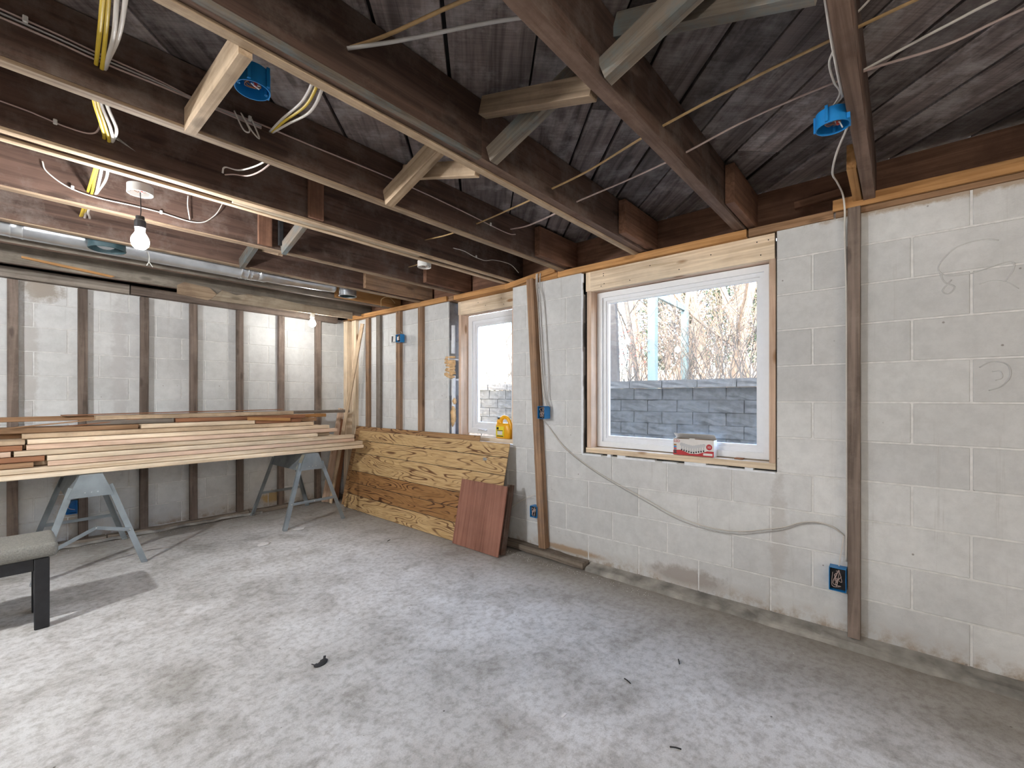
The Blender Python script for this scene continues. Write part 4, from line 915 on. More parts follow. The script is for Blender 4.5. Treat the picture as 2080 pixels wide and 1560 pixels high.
# ------------------------------------------------------------------ lumber stack on the sawhorses
T = 0.0385
rows = [
 # x0, x1, layer, y0, width, mat, tilt(z at left end), label
 (-0.9, 2.69, 0, 4.560, 0.038, 'pine', 0, 'pale pine two-by-four at the bottom front edge of the lumber stack'),
 (-0.9, 2.70, 0, 4.602, 0.088, 'pine', 0, 'pine board just behind the bottom front board of the stack'),
 (-0.9, 2.60, 0, 4.70, 0.088, 'pine', 0, 'bottom layer pine board in the middle of the stack'),
 (-0.9, 2.55, 0, 4.80, 0.14, 'brown_board', 0, 'bottom layer brown board towards the back of the stack'),
 (-0.9, 2.50, 0, 4.95, 0.14, 'pine', 0, 'bottom layer pale board nearest the back wall'),
 (-0.9, 2.685, 1, 4.572, 0.088, 'pine', 0, 'second layer pine board overhanging the right sawhorse'),
 (-0.9, 2.60, 1, 4.67, 0.14, 'pine_pink', 0, 'second layer pinkish board behind the front one'),
 (-0.9, 2.45, 1, 4.83, 0.14, 'brown_board', 0, 'second layer brown board inside the stack'),
 (0.222, 2.588, 2, 4.585, 0.088, 'pine_pink', 0, 'third layer pinkish board starting right of the left sawhorse'),
 (-0.9, 0.15, 2, 4.590, 0.088, 'brown_board', 0, 'brown board end in the third layer at far left'),
 (-0.9, 2.50, 2, 4.70, 0.19, 'pine', 0, 'third layer wide pale board inside the stack'),
 (-0.9, 2.40, 2, 4.92, 0.19, 'brown_board', 0, 'third layer brown board at the back of the stack'),
 (0.218, 2.595, 3, 4.600, 0.088, 'pine', 0, 'fourth layer pine board with a squared left end'),
 (-0.9, 0.205, 3, 4.612, 0.088, 'redwood', 0, 'short reddish board stub in the fourth layer at left'),
 (-0.9, 2.45, 3, 4.72, 0.19, 'pine', 0, 'fourth layer wide pale board'),
 (-0.9, 2.30, 3, 4.95, 0.14, 'brown_board', 0, 'fourth layer brown board near the wall'),
 (0.06, 2.20, 4, 4.640, 0.088, 'pine', 0, 'fifth layer pale board with dark left end'),
 (-0.9, 0.045, 4, 4.64, 0.088, 'pine_pink', 0, 'pinkish board stub at the far left of the fifth layer'),
 (-0.9, 2.38, 4, 4.74, 0.19, 'pine', 0, 'fifth layer wide pale board'),
 (0.12, 2.43, 5, 4.665, 0.088, 'pine_pink', 0, 'sixth layer board poking out farthest among the middle layers'),
 (-0.9, 0.10, 5, 4.67, 0.088, 'redwood', 0, 'reddish board stub in the sixth layer at left'),
 (-0.9, 2.35, 5, 4.76, 0.19, 'brown_board', 0, 'sixth layer brown board inside the stack'),
 (0.125, 2.36, 6, 4.700, 0.088, 'pine', 0, 'seventh layer bright pine board'),
 (-0.9, 0.113, 6, 4.70, 0.088, 'nailer', 0, 'pale board stub in the seventh layer at left'),
 (-0.9, 2.30, 6, 4.80, 0.19, 'pine', 0, 'seventh layer wide pale board'),
 (0.10, 2.20, 7, 4.735, 0.088, 'nailer', 0, 'eighth layer light brown board'),
 (-0.9, 2.25, 7, 4.83, 0.19, 'brown_board', 0, 'eighth layer wide brown board'),
 (0.77, 1.64, 8, 4.78, 0.088, 'pine', 0, 'short pale board lying high in the middle of the stack'),
 (-0.9, 0.75, 8, 4.78, 0.088, 'brown_board', 0, 'brown board beside the short pale one high in the stack'),
 (1.65, 2.10, 8, 4.80, 0.088, 'redwood', 0, 'short red board behind the short pale board'),
 (-0.9, 2.30, 8, 4.88, 0.19, 'brown_board', 0, 'ninth layer brown board at the back'),
 (1.02, 2.16, 9, 4.84, 0.088, 'redwood', 0, 'dark red board near the top of the stack'),
 (0.45, 1.01, 9, 4.86, 0.088, 'greywood', 0, 'grey board near the top left of the stack'),
 (0.50, 2.05, 10, 4.87, 0.088, 'nailer', 0, 'long tan board on top of the stack'),
 (1.55, 2.45, 9.0, 4.96, 0.088, 'orange', 0, 'orange board end near the top right of the stack'),
 (0.9, 2.79, 10.0, 5.06, 0.040, 'greywood', 0, 'grey weathered board reaching past the stack towards the corner'),
 (-0.9, 1.30, 10.0, 4.97, 0.088, 'brown_board', 0, 'brown board on top of the stack at left'),
]
for (x0, x1, k, y0, w, m, tl, lab) in rows:
    z = 0.7135+T*k+0.038/2*0.97; w = w if k else w
    jz = random.uniform(-0.0005, 0.0005)
    h = 0.0352
    o = beam('board', (x0, y0+w/2+random.uniform(-.014, .022)*(1 if k else 0), z), (x1, y0+w/2+random.uniform(0, .008), z), w, h, M[m], segs=3, jit=0.0006, ch=0.0035)
    tag(o, lab, 'board', 'lumber stacked on the sawhorses')
for (p0, p1, m, lab) in (((0.31, 4.95, 1.142), (2.02, 5.12, 1.150), 'redwood', 'thin dark lath on top of the lumber stack'),
                         ((-0.3, 4.90, 1.025), (0.80, 4.93, 1.132), 'brown_board', 'thin brown strip slanting up onto the left of the stack'),
                         ((-0.2, 4.86, 1.005), (1.05, 4.90, 1.128), 'redwood', 'second thin strip slanting onto the left of the stack')):
    tag(beam('lath', p0, p1, 0.05, 0.008, M[m], segs=4, jit=0.001, ch=0.001), lab, 'board')
tag(beam('board', (1.58, 4.79, 1.075), (1.98, 4.80, 1.052), 0.03, 0.030, M['orange']), 'short orange offcut lying askew near the top of the stack', 'board')

# leaning boards in the far right corner
tag(beam('lath', (2.62, 5.20, 0.006), (2.868, 4.895, 2.17), 0.055, 0.016, M['nailer'], up=(1, 0.2, 0)), 'tall pale lath leaning into the right corner', 'board')
tag(beam('board', (2.60, 5.30, 0.006), (2.84, 5.345, 1.14), 0.075, 0.03, M['pine_pink'], up=(0, 1, 0)), 'knotty board leaning in the corner beside the sawhorse', 'board')
tag(beam('board', (2.705, 5.27, 0.006), (2.865, 5.315, 1.00), 0.085, 0.036, M['redwood'], up=(0, 1, 0)), 'brown board leaning in the corner behind the panelling', 'board')

# ------------------------------------------------------------------ panelling leaning under the small window
def leaning_sheet(name, label, y0, y1, xb, xt, hgt, splits, mats, th=0.005):
    t = thing(name, label, 'panel', (xb, (y0+y1)/2, 0))
    up = Vector((xt-xb, 0, hgt)); L = up.length; upn = up.normalized(); yv = Vector((0, 1, 0)); nrm = upn.cross(yv)
    fr = Matrix((yv, upn, yv.cross(upn))).transposed().to_4x4()
    def strip(nm, v0, v1, w0, w1, mat, ch=0.001):
        mb = MB().box(-(y1-y0)/2, (y1-y0)/2, -(v1-v0)*L/2, (v1-v0)*L/2, -(w1-w0)/2, (w1-w0)/2, ch)
        m = fr.copy(); m.translation = Vector((xb, (y0+y1)/2, 0.0))+up*((v0+v1)/2)+fr.to_3x3() @ Vector((0, 0, (w0+w1)/2))
        return obj(nm, mb, mat, t, frame=m)
    strip('backing_sheet', 0.0, 1.0, -0.003, 0.0, M['dark'])
    for (v0, v1), m in zip(zip(splits[:-1], splits[1:]), mats):
        strip('plank', v0+0.0025, v1-0.0025, 0.0002, th, M[m])
    return t
# local +z of the sheet must point at the room (-X): check sign
leaning_sheet('wall_panelling', 'large sheet of yellow and brown wood-grain panelling leaning under the small window', 2.515, 4.93, 2.650, 2.862, 0.885, [0, 0.175, 0.32, 0.47, 0.70, 0.865, 1.0], ['pan_y', 'pan_b', 'pan_b', 'pan_y', 'pan_y', 'pan_y'], th=-0.005)
leaning_sheet('wall_panelling', 'brown grained panelling sheet mostly hidden behind the yellow one', 2.90, 5.06, 2.690, 2.890, 0.930, [0, 0.5, 1.0], ['pan_m', 'pan_m'], th=-0.005)
t = None
o = tag(obj('plywood_sheet', rough_box(0.56, 0.545, 0.012, 0.001), M['ply'], frame=frame_between((2.605, 2.690, 0.003), (2.72, 2.690, 0.556), up=(1, 0, 0))), 'reddish plywood offcut leaning against the right end of the panelling', 'panel')
tag(beam('board', (2.675, 2.440, 0.004), (2.785, 2.440, 0.555), 0.06, 0.03, M['joist'], up=(0, 1, 0)), 'narrow dark board standing behind the plywood offcut', 'board')
o = obj('metal_clip', MB().box(2.818, 2.824, 2.755, 2.80, 0.715, 0.748, 0.001), M['galv']); tag(o, 'small silver tape patch on the yellow panelling', 'sticker')

# ------------------------------------------------------------------ bench at the left edge
t = thing('bench', 'grey upholstered bench with black legs at the left edge', 'bench', (-0.4, 3.76, 0))
bm = bmesh.new(); bmesh.ops.create_cube(bm, size=1)
for v in bm.verts: v.co = Vector((-0.42+v.co.x*1.27, 3.765+v.co.y*0.38, 0.432+v.co.z*0.080))
bmesh.ops.bevel(bm, geom=list(bm.edges), offset=0.034, segments=4, affect='EDGES', profile=0.6)
obj('cushion', MB().bm(bm), M['fabric'], t, smooth=True)
for q in ((-0.955, 0.120, 3.600, 3.622), (-0.955, 0.120, 3.905, 3.927), (-1.0, -0.98, 3.638, 3.889), (0.155, 0.175, 3.638, 3.889)): obj('apron', MB().box(*q, 0.325, 0.392, 0.002), M['black'], t)
for (x, y) in ((0.150, 3.612), (0.150, 3.915), (-0.985, 3.612), (-0.985, 3.915)):
    obj('leg', MB().box(x-0.030, x+0.030, y-0.026, y+0.026, 0.0, 0.3925, 0.004), M['black'], t)

# ------------------------------------------------------------------ jug and bulb box on the window sills
t = thing('detergent_jug', 'yellow plastic jug on the sill of the small window', 'jug', (3.02, 2.745, 0.9055))
cx, cy, cz = 3.045, 2.745, 0.9055
def jug_section(z, hw, hd, dx=0.0, dy=0.0, n=20):
    out = []
    for k in range(n):
        a = 2*PI*k/n; ca, sa = math.cos(a), math.sin(a); e = 0.5
        out.append((cx+dx+hd*math.copysign(abs(ca)**e, ca), cy+dy+hw*math.copysign(abs(sa)**e, sa), cz+z))
    return out
secs = [(0.0, 0.080, 0.034, 0), (0.006, 0.090, 0.040, 0), (0.07, 0.090, 0.040, 0), (0.085, 0.088, 0.040, 0), (0.115, 0.083, 0.038, 0.006), (0.14, 0.072, 0.034, 0.012)]
vs = []; fs = []; n = 20
for (z, hw, hd, dy) in secs: vs += jug_section(z, hw, hd, 0, dy)
for i in range(len(secs)-1):
    for k in range(n): fs.append((i*n+k, i*n+(k+1) % n, (i+1)*n+(k+1) % n, (i+1)*n+k))
fs += [tuple(range(n))[::-1], tuple((len(secs)-1)*n+k for k in range(n))]
obj('body', MB().add(vs, fs), M['jug'], t, smooth=True)
mb = MB().tube([(cx, cy+0.052, cz+0.13), (cx, cy+0.042, cz+0.172), (cx, cy+0.010, cz+0.196), (cx, cy-0.035, cz+0.185), (cx, cy-0.066, cz+0.145), (cx, cy-0.074, cz+0.105), (cx, cy-0.072, cz+0.085)], [0.024, 0.022, 0.019, 0.018, 0.018, 0.019, 0.020], 12, 6, 0.8)
mb2 = MB().tube([(cx, cy+0.075, cz+0.11), (cx, cy+0.066, cz+0.150), (cx, cy+0.060, cz+0.176)], [0.026, 0.024, 0.020], 12, 5)
obj('handle', mb, M['jug'], t, smooth=True); obj('neck', mb2, M['jug'], t, smooth=True)
obj('cap', MB().lathe([(0, 0), (0.021, 0), (0.020, 0.018), (0, 0.019)], (cx, cy+0.060, cz+0.176), 20), M['black'], t)
pl_ = obj('paper_label', MB().box(cx-0.0425, cx-0.041, cy-0.030, cy+0.070, cz+0.015, cz+0.112), M['label'], t)
lb = [(0.035, 0.060, 0.082, 0.104, 'black'), (-0.01, 0.05, 0.035, 0.068, 'card'), (-0.015, 0.055, 0.070, 0.076, 'black'), (-0.02, 0.06, 0.018, 0.026, 'black')]
for (a, b, c, d, m) in lb: obj('label_print', MB().box(cx-0.0440, cx-0.0426, cy+a, cy+b, cz+c, cz+d), M[m], pl_)

def text_mesh(body, size, mat, parent, origin, xdir, updir, depth=0.0004):
    cu = bpy.data.curves.new('lettering', 'FONT'); cu.body = body; cu.size = size; cu.extrude = depth; cu.resolution_u = 2
    tmp = bpy.data.objects.new('tmp', cu); COL.objects.link(tmp)
    dg = bpy.context.evaluated_depsgraph_get(); me = bpy.data.meshes.new_from_object(tmp.evaluated_get(dg))
    bpy.data.objects.remove(tmp)
    me.materials.clear(); me.materials.append(mat)
    x = Vector(xdir).normalized(); y = Vector(updir).normalized(); z = x.cross(y)
    m = Matrix((x, y, z)).transposed().to_4x4(); m.translation = Vector(origin)
    return obj('lettering', me, None, parent, frame=m)
# LED bulb carton: front faces the room; it sits slightly turned on the sill
bxx, y0, y1, z0, z1 = 2.955, 0.888, 1.146, 0.9035, 1.010
t = thing('bulb_carton', 'open white and red LED bulb carton on the sill of the large window', 'box', (bxx+0.03, (y0+y1)/2, z0))
dp = 0.062; w = 0.0012
mb = open_box(bxx, bxx+dp, y0, y1, z0, z1, w, '+Z')
ct_ = obj('carton', mb, M['card'], t)
obj('carton_inside', MB().box(bxx+w, bxx+dp-w, y0+w, y1-w, z1-0.045, z1-0.044), M['card_in'], t)
obj('inner_lining', MB().box(bxx+dp-w-0.0008, bxx+dp-w, y0+w, y1-w, z1-0.043, z1-0.0005), M['card_in'], t)
obj('lid_flap', MB().prism([(bxx+dp, y0, z1), (bxx+dp, y1, z1), (bxx+dp-0.052, y1, z1+0.034), (bxx+dp-0.052, y0, z1+0.034)], (0.0005, 0, 0.001)), M['card'], t)
obj('side_flap', MB().prism([(bxx+0.002, y1, z1), (bxx+dp-0.004, y1, z1), (bxx+dp-0.012, y1+0.001, z1+0.004), (bxx+0.012, y1-0.05, z1+0.010)], (0, 0.0005, 0.001)), M['card'], t)
obj('tuck_tab', MB().prism([(bxx, y0+0.115, z1-0.001), (bxx, y0+0.155, z1-0.001), (bxx+0.004, y0+0.150, z1+0.006), (bxx+0.004, y0+0.120, z1+0.006)], (0.0008, 0, 0)), M['card'], t)
f = bxx-0.0004
obj('red_band', MB().prism([(f, y0, z0+0.0005), (f, y1, z0+0.0005), (f, y1, z0+0.030), (f, y1-0.05, z0+0.034), (f, (y0+y1)/2+0.02, z0+0.012), (f, (y0+y1)/2-0.03, z0+0.014), (f, y0+0.04, z0+0.036), (f, y0, z0+0.036)], (-0.0006, 0, 0)), M['red'], ct_)
for i, (a, c) in enumerate(((0.060, 'orange'), (0.048, 'blue'), (0.036, 'red'), (0.023, 'black'), (0.010, 'black'))):
    obj('printed_square', MB().box(f-0.0012, f-0.0002, y1-0.022, y1-0.004, z0+a, z0+a+0.010), M[c], ct_)
obj('printed_badge', MB().lathe([(0, -0.0009), (0.0185, -0.0009), (0.0185, 0.0)], (f, y0+0.028, z0+0.062), 24, 'X'), M['red'], ct_)
obj('printed_panel', MB().box(f-0.0014, f-0.0007, y0+0.008, y0+0.064, z0+0.008, z0+0.022), M['card'], ct_)
for k in range(10):
    yy = y0+0.062+k*0.0155; zb = z0+0.040-0.016*(1-abs(k-4.5)/4.5)
    o = obj('printed_bulb', MB().lathe([(0, -0.0012), (0.0115, -0.001), (0.0115, 0.0)], (f, yy, zb+0.030), 16, 'X').box(f-0.0012, f, yy-0.0045, yy+0.0045, zb, zb+0.022), M['print_grey'], ct_)
    obj('printed_bulb_base', MB().box(f-0.0016, f-0.0008, yy-0.0042, yy+0.0042, zb-0.010, zb), M['dark'], ct_)
text_mesh('LED', 0.024, M['red'], ct_, (f-0.001, y1-0.004, z0+0.083), (0, -1, 0), (0, 0, 1))
text_mesh('10', 0.021, M['card'], ct_, (f-0.0015, y0+0.0395, z0+0.055), (0, -1, 0), (0, 0, 1))
o = obj('shim', MB().box(2.975, 3.01, 0.725, 0.775, 0.9035, 0.911, 0.001), M['redwood']); tag(o, 'small red and white wood shim on the window sill right of the carton', 'shim')

# ------------------------------------------------------------------ floor debris
def debris(name, loc, sx, sy, sz, mat, label, cat, seed, sub=2, amp=0.5):
    o = obj(name, blob((loc[0], loc[1], loc[2]+sz*0.8), sx, sy, sz, seed, sub, amp), mat); return tag(o, label, cat)
debris('plaster_chip', (1.50, 4.17, 0), 0.055, 0.035, 0.009, M['card'], 'white plaster chip on the floor in front of the right sawhorse', 'chip', 4)
debris('plaster_chip', (1.905, 4.40, 0), 0.055, 0.04, 0.008, M['card'], 'pale chip on the floor under the right sawhorse leg', 'chip', 9)
o = obj('dry_leaf', MB().tube([(0.975, 2.12, 0.010), (0.995, 2.10, 0.003), (1.025, 2.105, 0.004), (1.045, 2.13, 0.016)], [0.004, 0.016, 0.018, 0.006], 8, 5, 0.25), M['bark_dark'], smooth=True); tag(o, 'curled dry leaf on the concrete in the foreground', 'leaf')
o = obj('paper_tag', MB().box(1.478, 1.508, 1.020, 1.030, 0.0005, 0.002, 0.0004), M['card']); tag(o, 'tiny white paper tag on the foreground floor', 'tag')
for (x, y, r, lab) in ((2.16, 0.81, 0.5, 'short twig on the floor towards the tall stud'), (1.62, 0.62, 2.0, 'dark twig on the floor near the right of the frame'), (1.86, 0.93, 1.2, 'thin twig on the floor below the large window'), (2.28, 3.45, 0.4, 'bent nail on the floor before the panelling')):
    d = Vector((math.cos(r), math.sin(r), 0))*0.02
    o = obj('twig', MB().tube([(x-d.x, y-d.y, 0.003), (x, y, 0.005), (x+d.x, y+d.y, 0.003)], 0.0025, 6, 3), M['bark_dark']); tag(o, lab, 'twig')
mb = MB(); rd = random.Random(21)
for k in range(420):
    if k < 230: x = 2.80-abs(rd.gauss(0, 0.05)); y = rd.uniform(1.2, 2.9)
    elif k < 340: x = rd.uniform(0.2, 2.6); y = 5.30-abs(rd.gauss(0, 0.05))
    else: x = rd.uniform(0.3, 2.7); y = rd.uniform(0.4, 4.6)
    r = rd.uniform(0.001, 0.0038); a = rd.uniform(0, 3)
    mb.add([(x+r*math.cos(a), y+r*math.sin(a), 0), (x+r*math.cos(a+2.1), y+r*math.sin(a+2.1), 0), (x+r*math.cos(a+4.2), y+r*math.sin(a+4.2), 0), (x, y, r*1.3)], [(0, 1, 3), (1, 2, 3), (2, 0, 3)])
o = obj('grit', mb, M['mortar'], kind='stuff'); tag(o, 'crumbs of mortar and grit scattered along the foot of the walls', 'grit')

# glue beads left on the window wall at right
def glue(pts, r=0.004):
    o = obj('glue_bead', MB().tube([(WX-0.0005, y, z) for y, z in pts], r, 6, 6, 0.7), M['block'], wall_right, smooth=True); return o
glue([(-0.33, 1.985), (-0.28, 2.00), (-0.20, 1.985), (-0.15, 1.935), (-0.135, 1.89), (-0.17, 1.855), (-0.25, 1.855), (-0.36, 1.885), (-0.375, 1.85), (-0.35, 1.80)])
glue([(-0.14, 1.88), (-0.155, 1.83), (-0.19, 1.80), (-0.17, 1.77), (-0.15, 1.79), (-0.18, 1.835)], 0.003)
glue([(-0.27, 1.42), (-0.31, 1.445), (-0.355, 1.43), (-0.365, 1.38), (-0.34, 1.335), (-0.30, 1.315)])
glue([(-0.31, 1.40), (-0.335, 1.40), (-0.34, 1.37), (-0.32, 1.36)], 0.003)
glue([(-0.27, 1.80), (-0.32, 1.81), (-0.36, 1.79), (-0.39, 1.76)], 0.003)

# ------------------------------------------------------------------ the garden outside
struct('ground', MB().box(6.12, 70, -50, 70, 1.10, 1.24), M['ground'])
struct('window_well_floor', MB().box(3.14, 5.8, -8, 14, 0.45, 0.50), M['gravel'])
struct('house_upper_wall', MB().box(LX-0.2, WX+0.2, RY-0.2, BY+0.2, TZ+0.06, 6.2), M['siding'])
rw = thing('retaining_wall', 'grey split-face block retaining wall outside the windows', 'wall', (5.95, 3.0, 0.5))
obj('wall_core', MB().box(5.815, 6.1, -2.2, 9.6, 0.46, 1.30), M['dark'], rw)
cache = {}
rb = random.Random(2)
def rblock(w, h, mat, nm):
    key = (round(w, 3), nm, rb.randint(0, 2))
    if key not in cache:
        bm = bmesh.new(); bmesh.ops.create_cube(bm, size=1)
        bmesh.ops.subdivide_edges(bm, edges=list(bm.edges), cuts=2, use_grid_fill=True)
        for v in bm.verts:
            q = noise.noise(Vector((v.co.x*3, v.co.y*5+key[2]*7, v.co.z*4)))*0.012
            fr = v.co.x < -0.4
            v.co = Vector((v.co.x*0.24-(q if fr else 0), v.co.y*w, v.co.z*h))
        cache[key] = mesh_from(MB().bm(bm), nm, mat)
    return cache[key]
z = 0.46+0.0; k = 0
while z < 1.28:
    y = -2.2+(0.2 if k % 2 else 0)
    while y < 9.5:
        w = 0.40
        me = rblock(w-0.012, 0.150, M['retain'], 'block'); o = bpy.data.objects.new('block', me); COL.objects.link(o)
        o.location = (5.92+rb.uniform(-.006, .006), y+w/2, z+0.0775); attach(o, rw); y += w
    z += 0.158; k += 1
y = -2.2
while y < 9.5:
    w = 0.46
    me = rblock(w-0.012, 0.10, M['cap'], 'cap_stone'); o = bpy.data.objects.new('cap_stone', me); COL.objects.link(o)
    o.location = (5.90+rb.uniform(-.006, .006), y+w/2, z+0.0525-0.155+0.155); attach(o, rw); y += w
RETZ = z+0.105

def tree(loc, h, r, seed, label, mat='bark', depth=4, lean=(0, 0), spread=0.55, cat='tree', nb=4, fork=0.35, first=0.3):
    rn = random.Random(seed); mb = MB(); cnt = [0]
    def branch(p, d, L, r0, lv):
        pts = [p]; q = p.copy(); dd = d.copy(); n = 5 if lv < 2 else 4
        for i in range(n):
            dd = (dd+Vector((rn.uniform(-1, 1), rn.uniform(-1, 1), rn.uniform(-0.6, 1)))*(0.035 if lv == 0 else 0.13*(1+lv*0.5))).normalized(); q = q+dd*L/n; pts.append(q.copy())
        rs = [r0*(1-0.62*i/n) for i in range(n+1)]
        mb.tube(pts, rs, 7 if lv == 0 else (5 if lv == 1 else 3), 2 if lv < 2 else 1, caps=False)
        if lv >= depth: return
        m = nb+(2 if lv == 0 else 0)
        for i in range(m):
            f = first+(1-first)*(i+rn.random())/m if lv == 0 else 0.2+0.8*(i+rn.random())/m
            idx = min(n-1, int(f*n)); base = pts[idx].lerp(pts[idx+1], f*n-idx)
            a = rn.uniform(0, 6.28); side = Vector((math.cos(a), math.sin(a), rn.uniform(-0.1, 0.5)))
            nd = (dd*(1-spread)+side*spread).normalized()
            branch(base, nd, L*rn.uniform(0.42, 0.66), max(rs[idx]*rn.uniform(0.42, 0.6), 0.004), lv+1)
    d = Vector((lean[0], lean[1], 1)).normalized()
    t = thing('bare_tree', label, cat, loc) if cat == 'tree' else thing('bare_bush', label, cat, loc)
    branch(Vector(loc), d, h, r, 0)
    obj('trunk_and_branches' if cat == 'tree' else 'twigs', mb, M[mat], t, smooth=False)
    return t
GZ = 1.24
def along(px, X):   # bearing through the large window, used only to choose tree sites
    lat = (px-1040)/905.4; c, s = math.cos(0.8537), math.sin(0.8537)
    dx, dy = lat*c+s, -lat*s+c
    return (X, dy/dx*X)
sites = [
 (1247, 7.4, 7.5, 0.13, 'bark_dark', 3, (0.0, 0.0), 'thick grey tree trunk at the left edge of the large window', 0.75),
 (1300, 9.5, 6.0, 0.07, 'bark_dark', 4, (0.0, 0.12), 'slim dark tree leaning left beyond the retaining wall', 0.3),
 (1312, 12.5, 7.5, 0.20, 'bark', 4, (0.0, 0.22), 'thick pale tree trunk leaning left behind the slim dark one', 0.3),
 (1372, 10.8, 5.5, 0.07, 'bark', 4, (0.05, -0.1), 'bare tree standing inside the pale timber frame', 0.2),
 (1425, 12.0, 6.0, 0.12, 'bark', 5, (0.0, 0.1), 'pale tree just right of the timber frame', 0.2),
 (1478, 9.6, 5.0, 0.10, 'bark', 5, (0.0, -0.25), 'forked sunlit tree in the right half of the window view', 0.15),
 (1505, 13.5, 8.0, 0.20, 'bark_dark', 4, (0.0, 0.05), 'dark upright tree behind the forked sunlit one', 0.3),
 (1540, 10.5, 5.5, 0.10, 'bark', 5, (0.0, 0.3), 'sunlit tree at the right edge of the window view', 0.15),
 (1350, 15.0, 7.0, 0.10, 'bark_dark', 5, (0.0, -0.1), 'branchy dark tree far behind the timber frame', 0.15),
 (1450, 15.5, 7.0, 0.10, 'bark_dark', 5, (0.0, 0.15), 'branchy dark tree far off in the middle right', 0.15),
 (1275, 14.0, 6.0, 0.08, 'bark_dark', 5, (0.0, -0.05), 'branchy tree far off near the left window edge', 0.15),
 (1050, 11.5, 5.2, 0.06, 'bark_dark', 5, (0.0, 0.25), 'bare tree leaning into the small window view', 0.2),
]
for i, (px, X, h, r, m, dpt, lean, lab, first) in enumerate(sites):
    x, y = along(px, X)
    tree((x, y, GZ), h, r, 40+i*3, lab, m, dpt, lean, first=first)
for i, (px, X, h, m, lab) in enumerate(((1262, 8.2, 1.6, 'bark_dark', 'twiggy bush with red berries at the left of the window view'), (1345, 9.0, 1.5, 'bark', 'pale twiggy bush in front of the timber frame'), (1405, 9.2, 1.9, 'bark_dark', 'dense twiggy bush right of the timber frame'), (1455, 10.2, 2.2, 'bark', 'sunlit tangle of stems in the middle right'), (1520, 9.0, 1.7, 'bark_dark', 'dark tangled bush near the right window edge'), (1032, 9.5, 1.2, 'bark_dark', 'small bush seen through the small window'), (1385, 13.0, 3.0, 'bark', 'tall pale thicket far behind the frame'), (1500, 12.0, 3.2, 'bark', 'tall pale thicket far at right'))):
    x, y = along(px, X); mbv = None
    t = thing('bare_bush', lab, 'bush', (x, y, GZ)); rn = random.Random(100+i); mb = MB()
    for k in range(46):
        a = rn.uniform(0, 6.28); q = Vector((x+rn.uniform(-.45, .45), y+rn.uniform(-.45, .45), GZ)); d = Vector((math.cos(a)*0.4, math.sin(a)*0.4, 1)); pts = [q.copy()]
        for j in range(5):
            d = (d+Vector((rn.uniform(-1, 1), rn.uniform(-1, 1), rn.uniform(-.6, .6)))*0.35).normalized(); q = q+d*h/5; pts.append(q.copy())
            if j > 1:
                e = (d+Vector((rn.uniform(-1, 1), rn.uniform(-1, 1), rn.uniform(-.4, .6)))*0.9).normalized(); mb.tube([q, q+e*h*0.14, q+e*h*0.25+Vector((0, 0, rn.uniform(-.05, .08)))], 0.004, 3, 1, caps=False)
        mb.tube(pts, [0.010, 0.008, 0.006, 0.004, 0.003], 4, 1, caps=False)
    obj('twigs', mb, M[m], t, kind='stuff')
    mb = MB(); nl = 260
    for k in range(nl):
        p = Vector((x+rn.gauss(0, 0.40), y+rn.gauss(0, 0.45), GZ+h*rn.uniform(0.35, 1.0))); u = Vector((rn.uniform(-1, 1), rn.uniform(-1, 1), rn.uniform(-1, 1))).normalized()*0.022; w_ = u.orthogonal()*0.5
        mb.add([p-u, p+w_, p+u, p-w_], [(0, 1, 2, 3)])
    obj('leaves', mb, M['leafb'], t, kind='stuff')
    if i == 0:
        mb = MB()
        for k in range(60):
            p = Vector((x+rn.gauss(0, 0.28), y+rn.gauss(0, 0.28), GZ+h*rn.uniform(0.4, 0.9))); bm = bmesh.new(); bmesh.ops.create_icosphere(bm, subdivisions=1, radius=0.014)
            for v in bm.verts: v.co += p
            mb.bm(bm)
        obj('berries', mb, M['berry'], t, kind='stuff')
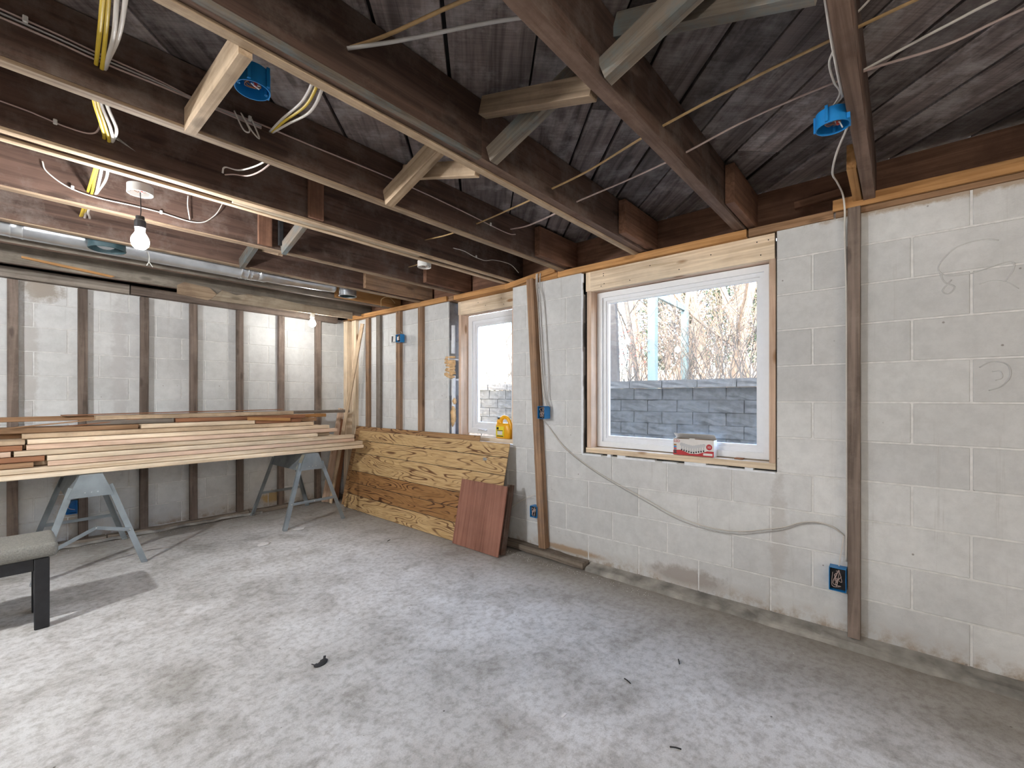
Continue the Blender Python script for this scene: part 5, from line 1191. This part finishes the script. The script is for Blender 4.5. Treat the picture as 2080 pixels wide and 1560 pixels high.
for i, (px, X, h, rad, lab) in enumerate(((1330, 16, 5.5, 1.3, 'dark evergreen behind the thick pale trunk'), (1400, 17, 5.0, 1.2, 'evergreen above the timber frame'), (1460, 16, 6.5, 1.4, 'tall evergreen in the middle of the window view'), (1535, 15, 6.0, 1.3, 'evergreen at the upper right of the window view'))):
    x, y = along(px, X); rn = random.Random(200+i); t = thing('evergreen_tree', lab, 'tree', (x, y, GZ))
    obj('trunk', MB().tube([(x, y, GZ), (x+0.05, y, GZ+h*0.9)], [0.14, 0.04], 8, 1), M['bark_dark'], t)
    mb = MB()
    for k in range(3800):
        zz = rn.uniform(0.18, 1.0); rr2 = rad*(1.15-zz)*math.sqrt(rn.random())*(0.7+0.5*noise.noise(Vector((zz*6, i, rn.random()*0.2)))); a = rn.uniform(0, 6.28)
        p = Vector((x+rr2*math.cos(a), y+rr2*math.sin(a), GZ+h*zz)); u = Vector((rn.uniform(-1, 1), rn.uniform(-1, 1), rn.uniform(-.5, 1))).normalized()*0.075; w_ = u.orthogonal()*0.5
        mb.add([p-u, p+w_, p+u, p-w_], [(0, 1, 2, 3)])
    obj('foliage', mb, M['leafg'], t, kind='stuff')
# pale timber frame standing in the garden
x0, y0 = along(1326, 8.0); x1, y1 = along(1391, 9.3)
t = thing('timber_frame', 'pale blue painted timber frame standing among the trees', 'frame', (x0, y0, GZ))
beam('post', (x0, y0, GZ-0.02), (x0, y0, 3.33), 0.14, 0.14, M['framep'], t, up=(0, 1, 0))
beam('post', (x1, y1, GZ-0.02), (x1, y1, 3.06), 0.12, 0.12, M['framep'], t, up=(0, 1, 0))
beam('top_rail', (x0+0.075, y0-0.02, 3.22), (x1+0.02, y1, 3.12), 0.06, 0.12, M['framep'], t)
# low pale fence far behind
t = thing('garden_fence', 'low bleached picket fence far behind the trees', 'fence', (15, 6, GZ))
for i in range(44):
    y = 1.0+i*0.30; x = 14.5+0.15*(i % 3); 
    o = beam('picket', (14.6, y, GZ), (14.6, y, GZ+0.95), 0.16, 0.03, M['fencew'], t, up=(1, 0, 0))
beam('rail', (14.64, 0.8, GZ+0.3), (14.64, 14.3, GZ+0.3), 0.04, 0.08, M['fencew'], t); beam('rail', (14.64, 0.8, GZ+0.75), (14.64, 14.3, GZ+0.75), 0.04, 0.08, M['fencew'], t)
